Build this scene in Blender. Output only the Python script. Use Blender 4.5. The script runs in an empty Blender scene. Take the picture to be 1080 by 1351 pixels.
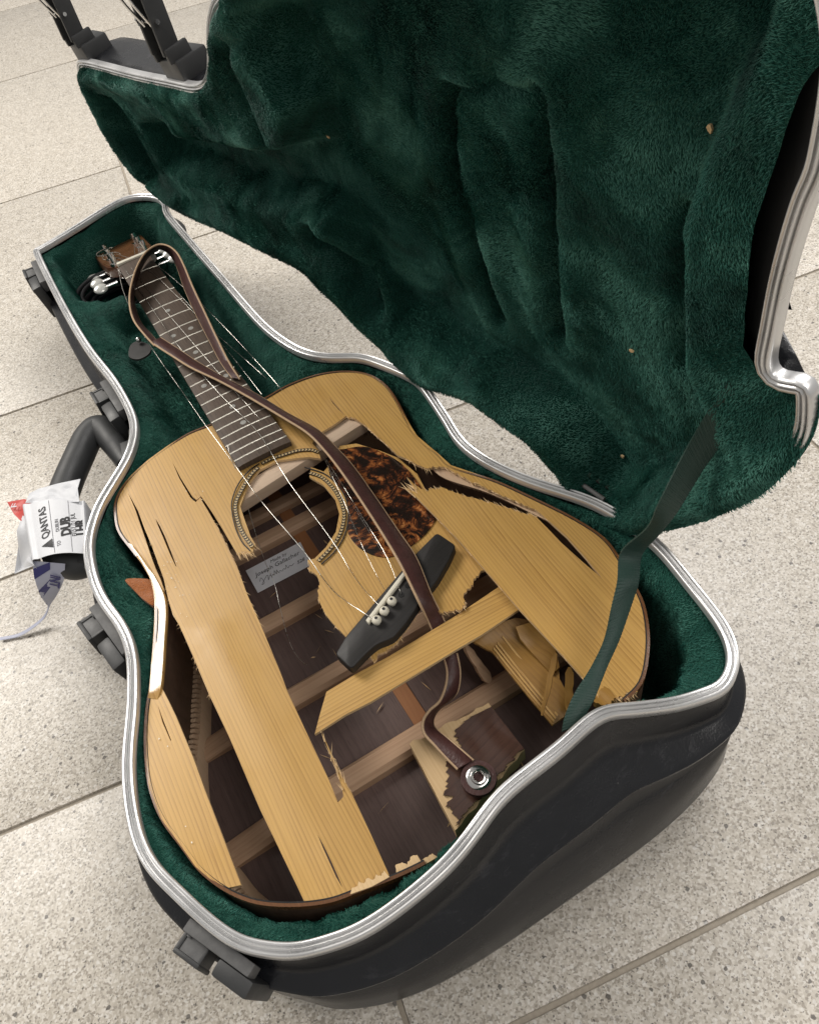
import bpy, bmesh, math, random
import numpy as np
from mathutils import Vector, Matrix
from mathutils.geometry import tessellate_polygon, delaunay_2d_cdt
from mathutils import noise as mnoise

random.seed(7); rng = np.random.default_rng(7)
scene = bpy.context.scene
COL = scene.collection
FLOOR_DROP = 130.0            # mm from the guitar's top plane down to the floor
# ------------------------------------------------------------------ camera
cd = bpy.data.cameras.new('camera'); cam = bpy.data.objects.new('camera', cd); COL.objects.link(cam)
cam.location = (-0.0848, -1.0353, 0.5393 + 0.130)
cam.rotation_euler = (math.radians(40.28), math.radians(8.05), math.radians(-30.06))
cd.sensor_fit = 'HORIZONTAL'; cd.sensor_width = 36.0; cd.lens = 35.0
cd.clip_start = 0.02; cd.clip_end = 60.0
scene.camera = cam
# ------------------------------------------------------------------ light
world = bpy.data.worlds.new('World'); scene.world = world; world.use_nodes = True
bg = world.node_tree.nodes['Background']; bg.inputs[0].default_value = (1.0, .975, .94, 1); bg.inputs[1].default_value = 0.34
def area(name, loc, target, sx, sy, power, col):
    l = bpy.data.lights.new(name, 'AREA'); l.shape = 'RECTANGLE'; l.size = sx; l.size_y = sy; l.energy = power; l.color = col
    o = bpy.data.objects.new(name, l); COL.objects.link(o); o.location = loc
    o.rotation_euler = (Vector(target) - Vector(loc)).to_track_quat('-Z', 'Y').to_euler()
    return o
area('ceiling_light', (-1.2, 1.8, 2.5), (0.0, -0.3, 0), 1.6, 1.2, 98, (1.0, .95, .88))
area('ceiling_light', (1.8, 0.2, 2.6), (0.5, -0.4, 0), 1.6, 1.2, 64, (1.0, .97, .94))
area('ceiling_light', (0.7, -2.0, 2.6), (0.2, -0.6, 0), 1.4, 1.2, 28, (1.0, .95, .90))
vs = scene.view_settings
vs.view_transform = 'Standard'; vs.look = 'None'; vs.gamma = 1.0; vs.exposure = 0.0; vs.use_curve_mapping = False
scene.cycles.use_denoising = True
scene.cycles.max_bounces = 8; scene.cycles.diffuse_bounces = 4; scene.cycles.glossy_bounces = 4

# ------------------------------------------------------------------ outlines of the real things, millimetres in the guitar's own frame
# (origin at the nut, x to the treble side, y towards the headstock, z up from the soundboard)
D = {
'rim': ((-111.3,120.1,10),(-104.9,129.5,10),(-87,136,10),(-46,150.8,10),(-0.2,170,10),(33.6,179.3,10),(53.4,176.2,10),(74.8,158.2,10),(87,135.4,10),(86.8,106.4,10),(80.5,84.1,10),(81.3,-2,10),(84.1,-138.3,10),(85.8,-233.6,10),(90.3,-284,10),(101.4,-328.6,10),(119.4,-355.6,10),(148.2,-379.8,10),(165.8,-415.8,10),(176.7,-446.7,10),(178.6,-466.5,10),(171.3,-522.1,10),(165.5,-558.5,10),(170.9,-593.9,10),(186.7,-634.4,10),(214.3,-684.4,10),(224.8,-720.8,10),(228.5,-753.4,10),(227,-776,10),(224,-795,10),(219.4,-826.5,10),(214.4,-847.7,10),(205.8,-863.7,10),(196.6,-872.9,10),(177.6,-882.2,10),(162.7,-879.2,10),(140.8,-875.7,15),(114.3,-868.4,25),(97.4,-863.6,33),(87.5,-860.5,38),(72.6,-861.7,40),(49.9,-865.9,41),(19.5,-868.4,41),(-0.1,-870.5,41),(-16.3,-875.6,40),(-39.6,-883.1,36),(-64.8,-885.9,28),(-98.6,-886.3,20),(-122.1,-883.3,15),(-142.1,-876.8,11),(-158.3,-870.8,10),(-177.2,-857.3,10),(-190.3,-843.8,10),(-202.9,-820.4,10),(-214.6,-792.4,10),(-223.1,-770.4,10),(-226.2,-746,10),(-223.4,-716.7,10),(-217.3,-689.7,10),(-210.2,-669.3,10),(-199.8,-643.7,10),(-190.7,-614.9,10),(-186.5,-597.3,10),(-185.1,-581.2,10),(-186.5,-560.6,10),(-191.6,-534.8,10),(-193.5,-510.7,10),(-191.7,-482.2,10),(-185.3,-451.7,10),(-166.2,-415.7,10),(-142.7,-389.4,10),(-122.2,-367.2,10),(-107.5,-342.3,10),(-100.3,-318,10),(-98.1,-284.7,10),(-99.8,-231.3,10),(-108,-150.6,10),(-111.9,-34.2,10)),
'body': ((-29.5,-366.8,0),(-50.1,-364.3,0),(-76.8,-369.1,0),(-100.6,-376,0),(-122.2,-386.1,0),(-137.3,-398.1,0),(-147,-411.1,0),(-152.3,-429.5,0),(-155.3,-450.7,0),(-151.7,-476.1,0),(-147.3,-501.3,0),(-145.8,-523,0),(-147,-544,0),(-153,-562.6,0),(-160.2,-582.8,0),(-170.9,-607.7,0),(-179.4,-629.5,0),(-186.4,-642.2,0),(-195.2,-664.4,0),(-201.6,-686.8,0),(-205.9,-709.9,0),(-205.4,-737.4,0),(-198.7,-764.9,0),(-194.7,-782.7,0),(-189.2,-795.7,0),(-183.2,-806.7,0),(-173.4,-819.9,0),(-162.4,-830.2,0),(-142.9,-843,0),(-123.6,-851.9,0),(-111,-854.5,0),(-87.9,-859.8,0),(-68.6,-863.1,0),(-52,-864.3,0),(-15.5,-864.7,0),(22.8,-862.5,0),(67.7,-853.6,0),(99.1,-847.4,0),(127.1,-844.4,0),(140.1,-839.4,0),(157.2,-824.5,0),(170.1,-809.5,0),(182,-790.6,0),(187,-776.8,0),(196,-743.2,0),(199.1,-721,0),(192.7,-690.7,0),(179.7,-654,0),(162.6,-611.4,0),(140.2,-572.7,0),(139.6,-553.2,0),(134.7,-520.2,0),(139.8,-488.9,0),(145.3,-460.5,0),(147.9,-434.2,0),(144,-410,0),(132.5,-391.3,0),(114.2,-376.2,0),(91.2,-366.4,0),(60.7,-362.8,0),(33.2,-366.1,0)),
'pB': ((-171.3,-637.4,0),(-170.4,-649.9,0),(-169.6,-666.6,0),(-169.4,-706.7,0),(-170.4,-734.4,0),(-171,-767,0),(-171.8,-805.2,0),(-171.9,-809.5,0),(-180.6,-806.3,0),(-188.7,-794.5,0),(-194.4,-781.8,0),(-198.4,-764,0),(-204.8,-737.2,0),(-205.4,-710.3,0),(-200.9,-687.3,0),(-194.4,-664.9,0),(-185.6,-642.7,0),(-179.1,-631.3,0)),
'pB_crack': ((-178.9,-648.8,0),(-179.3,-665.3,0),(-179.2,-683.8,0),(-179.9,-684.1,0),(-180.5,-665.3,0)),
'waist': (((-150.7,-472.1,-1),(-146.8,-498.6,-1),(-145.5,-522.3,-1),(-148.1,-542.5,-2),(-153.9,-561.5,-3),(-162,-583.4,-3),(-170.5,-606.1,-2),(-179.8,-630.2,-1),(-183.9,-637.9,-2)),((-146.9,-479.3,-1),(-143.1,-505.5,-1),(-140.6,-528.7,0),(-140,-550.9,0),(-144.6,-569.7,-1),(-154.3,-594.6,-1),(-163.4,-619.1,0),(-171.3,-637.4,0),(-177,-644.2,-2))),
'pA': ((25,-381.1,0),(-0.5,-368.1,0),(-29.5,-366.8,0),(-50.1,-364.3,0),(-76.8,-369.1,0),(-100.6,-376,0),(-122.2,-386.1,0),(-137.3,-398.1,0),(-146.4,-411.6,0),(-151.6,-430,0),(-154.6,-451.2,0),(-151.5,-476.3,0),(-147.3,-501.3,0),(-145.8,-523,0),(-146.5,-542.4,0),(-142.9,-548.8,0),(-139.1,-543.7,0),(-138,-529.6,0),(-138.1,-516.3,0),(-137.5,-503.1,0),(-135.9,-481.7,0),(-134.3,-457.1,0),(-132.6,-433.9,0),(-131.9,-407.8,0),(-130.7,-437.7,0),(-132.1,-462.2,0),(-132.8,-488.3,0),(-134.1,-510.8,0),(-135.4,-532.5,0),(-139.1,-556.4,0),(-140.9,-574.4,0),(-139.6,-588.7,0),(-139.9,-622.7,0),(-140.8,-664.5,0),(-140.2,-707.7,0),(-141,-747.8,0),(-141.4,-771.3,0),(-140.7,-804.2,0),(-140.1,-830.7,0),(-140,-841.3,0),(-122.6,-849.9,0),(-111.8,-852.9,0),(-85.3,-858.2,0),(-83,-825.3,0),(-81.2,-794.6,0),(-81.5,-774.9,0),(-80.2,-756,0),(-79.2,-739.8,0),(-81.3,-759.5,0),(-83.1,-773.8,0),(-85.7,-789.1,0),(-87.4,-793.8,0),(-92.5,-795.5,0),(-90.7,-777.4,0),(-88.8,-730.5,0),(-87.1,-695.6,0),(-85,-677.6,0),(-80.8,-626.9,0),(-78.6,-591.9,0),(-74.6,-557.8,0),(-73.7,-534.9,0),(-73.1,-503.8,0),(-73.3,-481.9,0),(-73.9,-460.2,0),(-79.4,-462.1,0),(-81.7,-453.1,0),(-82.3,-420.5,0),(-80.5,-393.9,0),(-81,-421.4,0),(-79.8,-452.1,0),(-77.7,-459.7,0),(-72.3,-457.8,0),(-70.8,-481.5,0),(-70,-507.8,0),(-69.6,-537.9,0),(-69.3,-548.3,0),(-65.5,-546.2,0),(-64.3,-550.2,0),(-61.1,-548.4,0),(-59.5,-553.7,0),(-55.2,-550.6,0),(-51.3,-546,0),(-51.3,-533.9,0),(-48,-510,0),(-45.6,-494.6,0),(-27,-471.1,0),(-12,-461.7,0),(8.7,-461.7,0),(19.6,-447.2,0)),
'pA_holes': (((-119.3,-458,0),(-118.6,-470,0),(-118.7,-486.7,0),(-119.8,-507.6,0),(-121,-526.6,0),(-121.6,-524.1,0),(-121.5,-508.4,0),(-120.6,-485.3,0),(-120.1,-467.7,0)),((-114,-807.9,0),(-113.7,-818.1,0),(-113.8,-827.8,0),(-114.2,-838.8,0),(-114.8,-847.8,0),(-115.5,-839.1,-0),(-115.1,-827.5,0),(-114.8,-818,0))),
'pD_holes': (((90.8,-410.4,0),(91.1,-422.5,0),(91.4,-436,0),(91.6,-446.1,0),(90.2,-435,0),(89.8,-421.5,0)),),
'crease': ((-116.4,-683.4,0),(-115.2,-851.8,0)),
'flakesA': ((-129,-535.1,0),(-130,-542.3,0),(-131.4,-560.9,0),(-133.8,-578.1,0),(-77,-455.5,0),(-123.5,-516.5,0)),
'flakesB': ((-177.4,-657.6,0),(-194.7,-761.5,0),(-181.8,-684.2,0)),
'pD': ((25,-381.1,0),(33.2,-366.1,0),(60.7,-362.8,0),(91.2,-366.4,0),(113.8,-377.1,0),(132,-392.2,0),(143.4,-411.1,0),(146.9,-434.9,0),(144.1,-461,0),(139.2,-488.4,0),(135.1,-517.9,0),(139.1,-552.8,0),(140.7,-571.9,0),(162.6,-611.4,0),(179.7,-654,0),(192.7,-690.7,0),(199.1,-721,0),(196,-743.2,0),(186.6,-776.4,0),(181.5,-790.3,0),(169.7,-809.2,0),(156.8,-824.2,0),(139.7,-839.1,0),(127.3,-843.8,0),(113.8,-841.9,0),(110.8,-835.5,0),(104.4,-838.3,0),(102.7,-832.9,0),(106.9,-824.1,0),(104,-814.6,0),(103.5,-793.5,0),(102.1,-766.8,0),(100.6,-737.7,0),(100,-690.7,0),(98.9,-652.3,0),(96.5,-614.6,0),(94.2,-584.9,0),(92.7,-572.2,0),(97.7,-583,0),(98.6,-573.2,0),(99.8,-559.8,0),(100.8,-573.7,0),(102.9,-581.1,0),(104.7,-584.8,0),(110.1,-585.4,0),(113,-590,0),(118.9,-591,0),(126.1,-604.5,0),(133,-616.5,0),(141.4,-628.4,0),(149.6,-640.2,0),(155.7,-651.3,0),(166.9,-668.3,0),(167.2,-685.3,0),(167.1,-704.5,0),(169.1,-732.2,0),(171.4,-752.5,0),(173.5,-729.6,0),(174.6,-701.9,0),(173.3,-682.5,0),(171.4,-662,0),(158.3,-633.4,0),(152.1,-618.5,0),(145.1,-602.8,0),(140.2,-586,0),(134.6,-569.6,0),(127.3,-565.2,0),(119.6,-560.6,0),(115.3,-551.7,0),(111.5,-539.4,0),(106.7,-529.4,0),(105.9,-516.6,0),(103.6,-494.4,0),(101.2,-470.7,0),(97.3,-454.9,0),(90.6,-448.2,0),(76.8,-451.3,0),(64.7,-452.8,0),(53.6,-453.7,0),(46.7,-461.7,0),(47.5,-474.3,0),(44.3,-486.1,0),(36.1,-477.1,0),(26.4,-470.9,0),(8.7,-461.7,0),(19.6,-447.2,0)),
'pF': ((26.5,-492.2,-9),(33.2,-511,-9),(34.2,-533.3,-9),(29.2,-552.7,-9),(16.9,-570,-9),(1.7,-580.3,-9),(-12.4,-585.7,-9),(-18.5,-583.6,-9),(-18.8,-589.6,-9),(-22.4,-594.1,-9),(-18.7,-604.4,-9),(-19.9,-610.8,-9),(-24.8,-618,-9),(-28.7,-627.6,-9),(-30,-640.7,-9),(-29.8,-649.1,-9),(-28.1,-662.9,-9),(-25.9,-674,-9),(-21.3,-690.9,-9),(-20.6,-701.5,-9),(-18.1,-700.7,-9),(-18.1,-707.8,-9),(-10.6,-703.5,-9),(-3,-703.7,-9),(3.6,-703.2,-9),(10.1,-701.8,-9),(23.7,-693,-9),(40.6,-685.3,-9),(47.2,-692.7,-9),(50.6,-701.4,-9),(56.3,-701.8,-9),(62.8,-705.5,-9),(69.7,-705,-9),(73.9,-696.1,-9),(81.7,-693.3,-9),(88,-689.4,-9),(96.9,-685,-9),(103.3,-684.1,-9),(115.8,-677.4,-9),(109.7,-626.1,-9),(105.1,-598.3,-9),(112.9,-553.5,-9),(108.7,-523.9,-9),(98.8,-503.2,-9),(85,-480.4,-9),(69.9,-472.7,-9),(56.9,-485,-9),(41.2,-494.7,-9),(33.5,-481.1,-9)),
'pickguard': ((58.5,-477.2,-7.8),(72.3,-481.4,-7.8),(88.7,-490.2,-7.8),(99.9,-509.4,-7.8),(107.2,-534.3,-7.8),(107.8,-559.5,-7.8),(104.7,-584.4,-7.8),(101.6,-607,-7.8),(88.1,-618.8,-7.8),(69.4,-625.2,-7.8),(50,-626.5,-7.8),(40.8,-623.8,-7.8),(31.6,-614,-7.8),(25.4,-598.1,-7.8),(25.3,-578.8,-7.8),(34.1,-563.3,-7.8),(41.7,-543.8,-7.8),(44.3,-520.8,-7.8),(44.3,-500.9,-7.8)),
'bridge': ((-41.4,-689.2,0),(-36.8,-708.7,0),(-21.3,-703.1,0),(-9.9,-700.3,0),(4.5,-702.7,0),(19.4,-696.9,0),(38.7,-686.6,0),(51.9,-680.5,0),(63.7,-674.9,0),(81.8,-663.3,0),(94.2,-653.7,0),(88.3,-632,0),(56.6,-642.6,0),(47,-647.4,0),(-1.1,-668.3,0),(-27,-679.5,0)),
'saddle': ((-6.7,-677.3,3),(-6,-681.3,3),(47.5,-655.3,3),(47,-651,3)),
'pins': ((0.6,-683.4,3),(9.9,-679.3,3),(19.7,-674.6,3)),
'pinholes': ((29.9,-671.1,0.3),(38.9,-666.4,0.3),(47.8,-661.8,0.3)),
'pG': ((-84.4,-734.8,-12),(-75.3,-723.9,-12),(-61.2,-708,-12),(-34.1,-707.4,-12),(-6.2,-708.5,-12),(58.4,-707.2,-12),(103.9,-703.9,-12),(136.9,-702.8,-12),(139.8,-730.6,-12),(105.7,-731.7,-12),(65.8,-734.2,-12),(41.5,-734.1,-12),(13,-734.6,-12),(-35.9,-735.3,-12),(-57.3,-733.7,-12)),
'pH': ((61.1,-727.2,-26),(69.7,-742.7,-30),(71.6,-764.1,-36),(73.8,-786.5,-42),(77.3,-812.8,-50),(89.5,-812.6,-50),(100,-806.1,-46),(102.1,-789,-40),(112.9,-771.6,-34),(117,-744.8,-26),(101.1,-731.3,-22),(75.5,-724.9,-22)),
'pH2': ((94.8,-740.6,-18),(93.2,-748.8,-24),(95.1,-760.3,-30),(98.8,-783.6,-36),(107,-782.4,-34),(112.3,-769.5,-28),(113.4,-745.8,-18)),
'stickA': ((105.8,-779.2,-16),(72.4,-805.6,-40)),
'stickB': ((108.6,-793.7,-20),(92.1,-812.8,-40)),
'stickC': ((55.7,-721.5,-34),(65,-739.5,-80)),
'block': ((-23.3,-760.4,-58),(48.5,-765.5,-58),(49.5,-814.8,-58),(-28.6,-837,-58)),
'veneer': ((12.2,-772.4,-57),(17.3,-771.2,-57),(22.7,-769.4,-57),(35.4,-770,-57),(47.8,-771.2,-57),(49,-813.5,-57),(-26.5,-834.9,-57),(-22.1,-833.2,-57),(-23.4,-829,-57),(-22,-824.6,-57),(-23.4,-818.3,-57),(-18.4,-816.8,-57),(-20.5,-809.2,-57),(-15.3,-808.5,-57),(-15.2,-802.9,-57),(-10.7,-798.8,-57),(-9,-792.7,-57),(-6.1,-790.3,-57),(1.8,-791.1,-57),(3.5,-799.5,-57),(11,-798.6,-57),(8.4,-791.8,-57),(10.8,-785.9,-57),(9.1,-779.5,-57)),
'grommet': ((5.5,-818.2,-46),),
'label': ((-67.4,-483.7,-98),(-3.9,-483.7,-98),(-6.7,-518.2,-98),(-67.6,-517.2,-98)),
'ros_left': ((-8.6,-454.8,0.6),(-21.3,-457.8,0.6),(-36.9,-468.2,0.6),(-49.9,-484.9,0.6),(-55.7,-501.4,0.6),(-59.6,-521,0.6),(-60.4,-537.8,0.6),(-58.2,-551,0.6)),
'ros_leftm': ((-11.3,-459.2,0.6),(-21.4,-464,0.6),(-35.1,-475.7,0.6),(-48,-489.9,0.6),(-53.9,-508.5,0.6),(-56,-527,0.6),(-54.8,-548.2,0.6)),
'ros_top': ((-6.7,-456.3,0.6),(5.5,-456.7,0.6),(17.6,-459.5,0.6),(30.3,-462.9,0.6),(41.2,-470.1,0.6),(46,-477.7,0.6)),
'ros_right': ((28.6,-488.2,-8.4),(35.7,-501.2,-8.4),(38.7,-521.9,-8.4),(36.6,-543.9,-8.4),(30.7,-560.2,-8.4),(19.3,-574.9,-8.4),(6,-584.4,-8.4),(-11.2,-591.5,-8.4)),
'ros_right2': ((28,-478.8,-8.4),(39.7,-498,-8.4),(43.9,-519.7,-8.4),(42.1,-542.2,-8.4),(33.9,-562.5,-8.4),(21.4,-579.3,-8.4),(5.8,-590.5,-8.4),(-10.4,-596.2,-8.4)),
'topbrace': ((-46.9,-477.9,-8),(107.9,-454.1,-8)),
'bb': (-429.4,-463.1,-562,-647.8,-744),
'strap_loop': (((-36.3,-218.4,16),(-39.6,-198.9,20),(-42.2,-170.1,24),(-39.2,-145.4,27),(-31.7,-121.6,30),(-20.8,-97.9,32),(-4.8,-70.9,34),(13.4,-51.1,36),(30.6,-48.2,38),(41.1,-60.3,38),(45.6,-81,36),(43.7,-110.9,34),(37.3,-158.6,30),(31.5,-213.1,26),(25.8,-267,22),(22.4,-307,17),(22.2,-334.8,12)),((-30.1,-212.5,10),(-32.7,-190,12),(-35.5,-150.7,8),(-32.2,-113.4,6),(-25.2,-82.2,6),(-13.1,-57.7,8),(2.9,-32.1,10),(20.1,-14.8,12),(33.8,-12.8,14),(40.7,-23.4,14),(42.7,-46.6,14),(40,-77.7,14),(31.7,-128.7,14),(25.3,-185.3,12),(20,-247.9,12),(16.6,-292.8,11),(17,-325.2,10))),
'strap_main': (((-37.5,-210.3,16),(-26.7,-249.1,17),(-15.5,-288.5,18),(2.2,-332,18),(18.5,-378.8,18),(33,-425,18),(44.5,-464.2,18),(47.8,-496.7,18),(48.5,-530.5,17),(47,-575.5,16),(44.6,-621.7,14),(41.2,-656.7,14),(37.3,-688.7,6),(38.1,-699.3,-14),(36.9,-710.7,-26)),((-25.5,-203,12),(-15.7,-238.1,12),(-4.9,-278.1,12),(10.1,-324.8,12),(26.7,-369.4,12),(41.5,-416.7,11),(56.3,-457.8,10),(60.1,-487.4,9),(62.6,-521.1,8),(61.8,-564.6,6),(59.3,-614.4,6),(57.6,-648.8,5),(50.2,-684.8,0),(50.1,-699.9,-15),(48.6,-710.4,-28))),
'strap_end': (((36,-722,-36),(31.8,-733,-38),(24.4,-742.3,-40),(13.3,-750.9,-40),(1.9,-753.5,-40),(-6.7,-758.5,-40),(-10.7,-766.9,-42),(-8.4,-780,-44),(-5.7,-794.3,-45),(-3.7,-804.2,-45)),((46.5,-724.1,-36),(40.9,-736.6,-42),(33,-745.6,-48),(25.9,-748.1,-52),(10.8,-749.7,-54),(2.4,-755.1,-54),(-0.6,-764.6,-50),(2.5,-778.7,-46),(6.2,-792.8,-45),(9.4,-805,-45))),
'strap_tab': ((-66.4,-179.4,-8),(-58.7,-160.1,-8),(-49.8,-156.4,-8),(-41.4,-167.2,-8),(-38.9,-180.6,-8),(-44.1,-190.9,-8),(-53.6,-193.8,-8),(-62,-190.3,-8)),
'stud': ((-47.3,-163.3,-4),),
'web': (((209,-806.9,231.4),(208.4,-794.9,197.2),(198,-790.6,162.9),(177.4,-794,128.6),(177.9,-786.2,94.3),(168.7,-773.4,60),(153,-788.8,53.5),(137.5,-801.6,47),(120.3,-815.5,40.5),(102.6,-824.3,34),(81.5,-832.7,30),(67.2,-841,26),(60.1,-847.2,22)),((213.8,-809.6,201),(212.5,-805,172),(205.2,-799.2,143),(189.9,-798.7,114),(185.9,-790.5,85),(181.6,-781.7,56),(166.8,-795.8,50),(160.1,-800.2,44),(131.6,-819.3,38),(112.3,-829.7,32),(91.8,-842.3,28.7),(82.4,-846.2,25.3),(74.7,-850.4,22))),
'strings': (((-25.6,-21.4,9),(-33.5,-69.8,9),(-39.5,-146.3,9),(-39.5,-222.1,9),(-36.4,-309,10),(-33.9,-383.6,10),(-29.8,-462.2,10),(-27,-507.9,6),(-19.1,-569.7,0),(-17.3,-588.9,-2),(-14.7,-631.3,-4),(-4.8,-671.5,4),(1,-682.1,1)),((-25.9,-418.8,9),(-28.9,-431.4,5),(-34.7,-468,-10),(-41.7,-498.9,-20),(-49.4,-539.8,-30),(-52,-564.2,-40),(-57.7,-582.7,-50),(-64.9,-611.3,-60),(-65.5,-626.5,-70),(-61.6,-635,-78)),((-16.5,-22.8,9),(-15.1,-100.8,10),(-13.5,-222.4,11),(-4.3,-342.8,11),(6.4,-422.4,10),(4.2,-500.7,7),(7.9,-583.2,0),(6.5,-633.9,-2),(10.1,-678.7,2)),((-8.6,-20.8,9),(-5.6,-102.8,10),(2,-226.6,11),(9.1,-331.9,12),(16.1,-409.3,10)),((48.6,-482,-4),(43.2,-515.5,-3),(36.5,-557.6,-3),(28,-603.6,-4),(22.5,-645.4,-2),(19.9,-673.9,2)),((49.1,-486.2,-4),(46.7,-528,-3),(43.5,-577.5,-3),(39.7,-627.4,-3),(30,-671.2,1)),((5.5,-33.6,9),(11.6,-61.8,10),(19.5,-133.5,10),(32,-231,6),(43.7,-306.2,3),(48.5,-343,3)),((20.1,-37.7,9),(25.2,-73.6,12),(36.1,-161.8,14),(45.8,-260.4,10),(52.6,-341.3,5),(54,-372.5,4)),((23,-95.5,4),(28.4,-186.5,4),(32.1,-289.7,4),(33.9,-362.3,3))),
'cloth': ((-166.8,-506.7,-6),(-161.9,-507.2,-6),(-151.1,-515,-6),(-146.5,-523.4,-6),(-148.5,-538.9,-6),(-152.9,-550.3,-6),(-158.5,-538.6,-6),(-162.5,-523.9,-6)),
'raw1': ((-112.2,-854.1,1.2),(-109.7,-851.4,1.2),(-106.7,-852.1,1.2),(-103.9,-850.1,1.2),(-101.6,-853.2,1.2),(-98.4,-851.4,1.2),(-95.5,-854.3,1.2),(-92.2,-852.5,1.2),(-89.7,-855.2,1.2),(-86.9,-853.2,1.2),(-85.3,-858.6,1.2),(-98.3,-857.5,1.2)),
'raw2': ((-80.8,-858.7,-2),(-79.1,-853.7,-2),(-74.2,-854,-2),(-71.9,-857.2,-2),(-67.8,-854.1,-2),(-63.3,-855.3,-2),(-63.1,-861,-2),(-58.9,-859.8,-2),(-54.3,-859.9,-2),(-52.6,-863.8,-2),(-66.7,-863.2,-2)),
'raw5': ((97.9,-834.5,1),(102.5,-830.5,1),(107,-829.1,1),(111.9,-828.1,1),(113.9,-831.6,1),(113,-836.9,1),(112.5,-840.9,1),(107.6,-841.8,1),(101.7,-840,1)),
'raw3': ((-108.4,-804.1,1),(-101.6,-798.7,1),(-97.5,-797.7,1),(-94.7,-794.5,1),(-91.8,-795.8,1),(-94.8,-800.6,1),(-100.7,-804.2,1),(-106.6,-808.9,1)),
'raw4': ((88.7,-690.7,-8),(91.3,-682.1,-8),(97.6,-681.8,-8),(102.8,-685.6,-8),(96.4,-690.6,-8),(90.4,-693.9,-8)),
'coil': ((-67.2,114.5,-55),),
'tunersL': ((-51.1,54.4,-22),(-47.7,13.5,-22)),
'tunersR': ((35.6,21.9,-22),),
'posts': ((-26.3,97.7,-14),(-23.6,67.1,-14),(14.2,99.4,-14),(13.8,60.4,-14)),
'handle': ((-122.9,-325.4,-34),(-126.6,-283.2,-34),(-132.5,-249.5,-34),(-146.8,-252.2,-34),(-167.5,-280.9,-34),(-188.6,-313.9,-34),(-208.4,-351.7,-34),(-218.3,-383.8,-34),(-218.4,-410.8,-34),(-209.3,-431,-34),(-194.5,-439.6,-34)),
'tag_face': ((-231.8,-339.3,-14),(-178.2,-373.8,-14),(-192.6,-444.7,-14),(-238.9,-420.9,-14)),
'tag_up': ((-227.5,-341.2,-11),(-220.6,-331.1,-11),(-212.1,-324.2,-13),(-190.7,-333,-12),(-170.1,-340.4,-13),(-175.7,-354.9,-12),(-178.7,-377.9,-11)),
'tag_red': ((-248.5,-307,-27),(-230.8,-320.2,-21),(-217.1,-341.6,-15.5),(-220.9,-366.3,-15.5),(-239.5,-352.5,-19),(-245.2,-331.9,-24)),
'tag_left': ((-235.7,-347.8,-18),(-231.8,-355.7,-18),(-240.2,-420,-20),(-271.8,-374.2,-60)),
'tag_blue': (((-239.8,-415.5,-18),(-249.1,-420.5,-40),(-256.1,-414.8,-70),(-261.8,-397.8,-100),(-274.1,-390,-118),(-288.7,-389,-124),(-305.8,-387.3,-127),(-324.3,-380.1,-127)),((-212.8,-439.5,-18),(-224.3,-436.1,-40),(-242,-419.2,-70),(-258.3,-402.3,-96),(-271.6,-394.4,-116),(-287.2,-394.9,-122),(-305.8,-391.8,-127),(-325.1,-384.1,-127))),
'tag_under': ((-276.4,-381.3,-60),(-252.7,-382.2,-60),(-254.2,-407.6,-60),(-268.9,-402.7,-60)),
'lid': ((5.7,21.5),(-26.8,26.8),(-55.5,48.4),(-68.4,88),(-61.1,134.6),(-47.3,167.3),(-27.4,191.3),(14.3,203.8),(170.9,223.6),(270.8,238.1),(323.5,245.7),(352.1,253.8),(374.9,266),(394.7,283.1),(424.4,317.1),(452.7,340.2),(477.1,354.7),(500,390),(528,393),(557,396),(607,403),(674,421),(731,441),(784,456),(839,462),(898,457),(935,441),(953,408),(955.1,363),(951.6,344.6),(948.7,322.7),(946.4,296.2),(945.4,267),(944.8,244.3),(948.4,236.4),(956.3,236.8),(967.5,241.8),(971,230.9),(973,207.9),(968.4,184.4),(955.8,149.5),(942.5,123.8),(919,84.1),(880.3,30.4),(853.4,0.5),(823.5,-24.4),(802.3,-18.5),(774.2,9.4),(741,30.3),(703.9,34.6),(670.3,36.4),(634.2,25.3),(590.5,7),(564,7.1),(522.3,27.5),(498.8,32.8),(468.2,51.7),(438.1,59.8),(409.8,72.4),(325.8,62.2),(229.9,50.5),(112.5,29.8)),
'lid_lining': ((5.7,21.5),(-26.8,26.8),(-55.5,48.4),(-68.4,88),(-61.1,134.6),(-47.3,167.3),(-27.4,191.3),(14.3,203.8),(170.9,223.6),(270.8,238.1),(323.5,245.7),(352.1,253.8),(374.9,266),(394.7,283.1),(424.4,317.1),(452.7,340.2),(477.1,354.7),(500,390),(528,393),(557,396),(607,403),(674,421),(731,441),(784,456),(839,462),(898,457),(935,441),(953,408),(941.8,385.7),(937.7,369.2),(932.8,339.8),(928,314.2),(928.3,278),(930,242.2),(933,226.6),(939.8,224.4),(952.7,231),(967.3,237.7),(971,230.9),(973,207.9),(968.4,184.4),(955.8,149.5),(942.5,123.8),(919,84.1),(880.3,30.4),(853.4,0.5),(823.5,-24.4),(802.3,-18.5),(774.2,9.4),(741,30.3),(703.9,34.6),(670.3,36.4),(634.2,25.3),(590.5,7),(564,7.1),(522.3,27.5),(498.8,32.8),(468.2,51.7),(438.1,59.8),(409.8,72.4),(325.8,62.2),(229.9,50.5),(112.5,29.8)),
'lid_headslot': ((-15.3,155.6),(40.8,165.1),(61.1,158.5),(60.9,73.3),(23,42.7),(-9.9,34.2),(-35.7,79.8),(-33,129.6)),
'lid_pad': ((94.7,184.2),(195.2,211.5),(317.9,232.7),(438.4,305.2),(480.6,313.4),(507.7,264.7),(481.6,230.6),(451.1,216.6),(346.6,197.1),(222.5,169),(204.5,195)),
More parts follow.
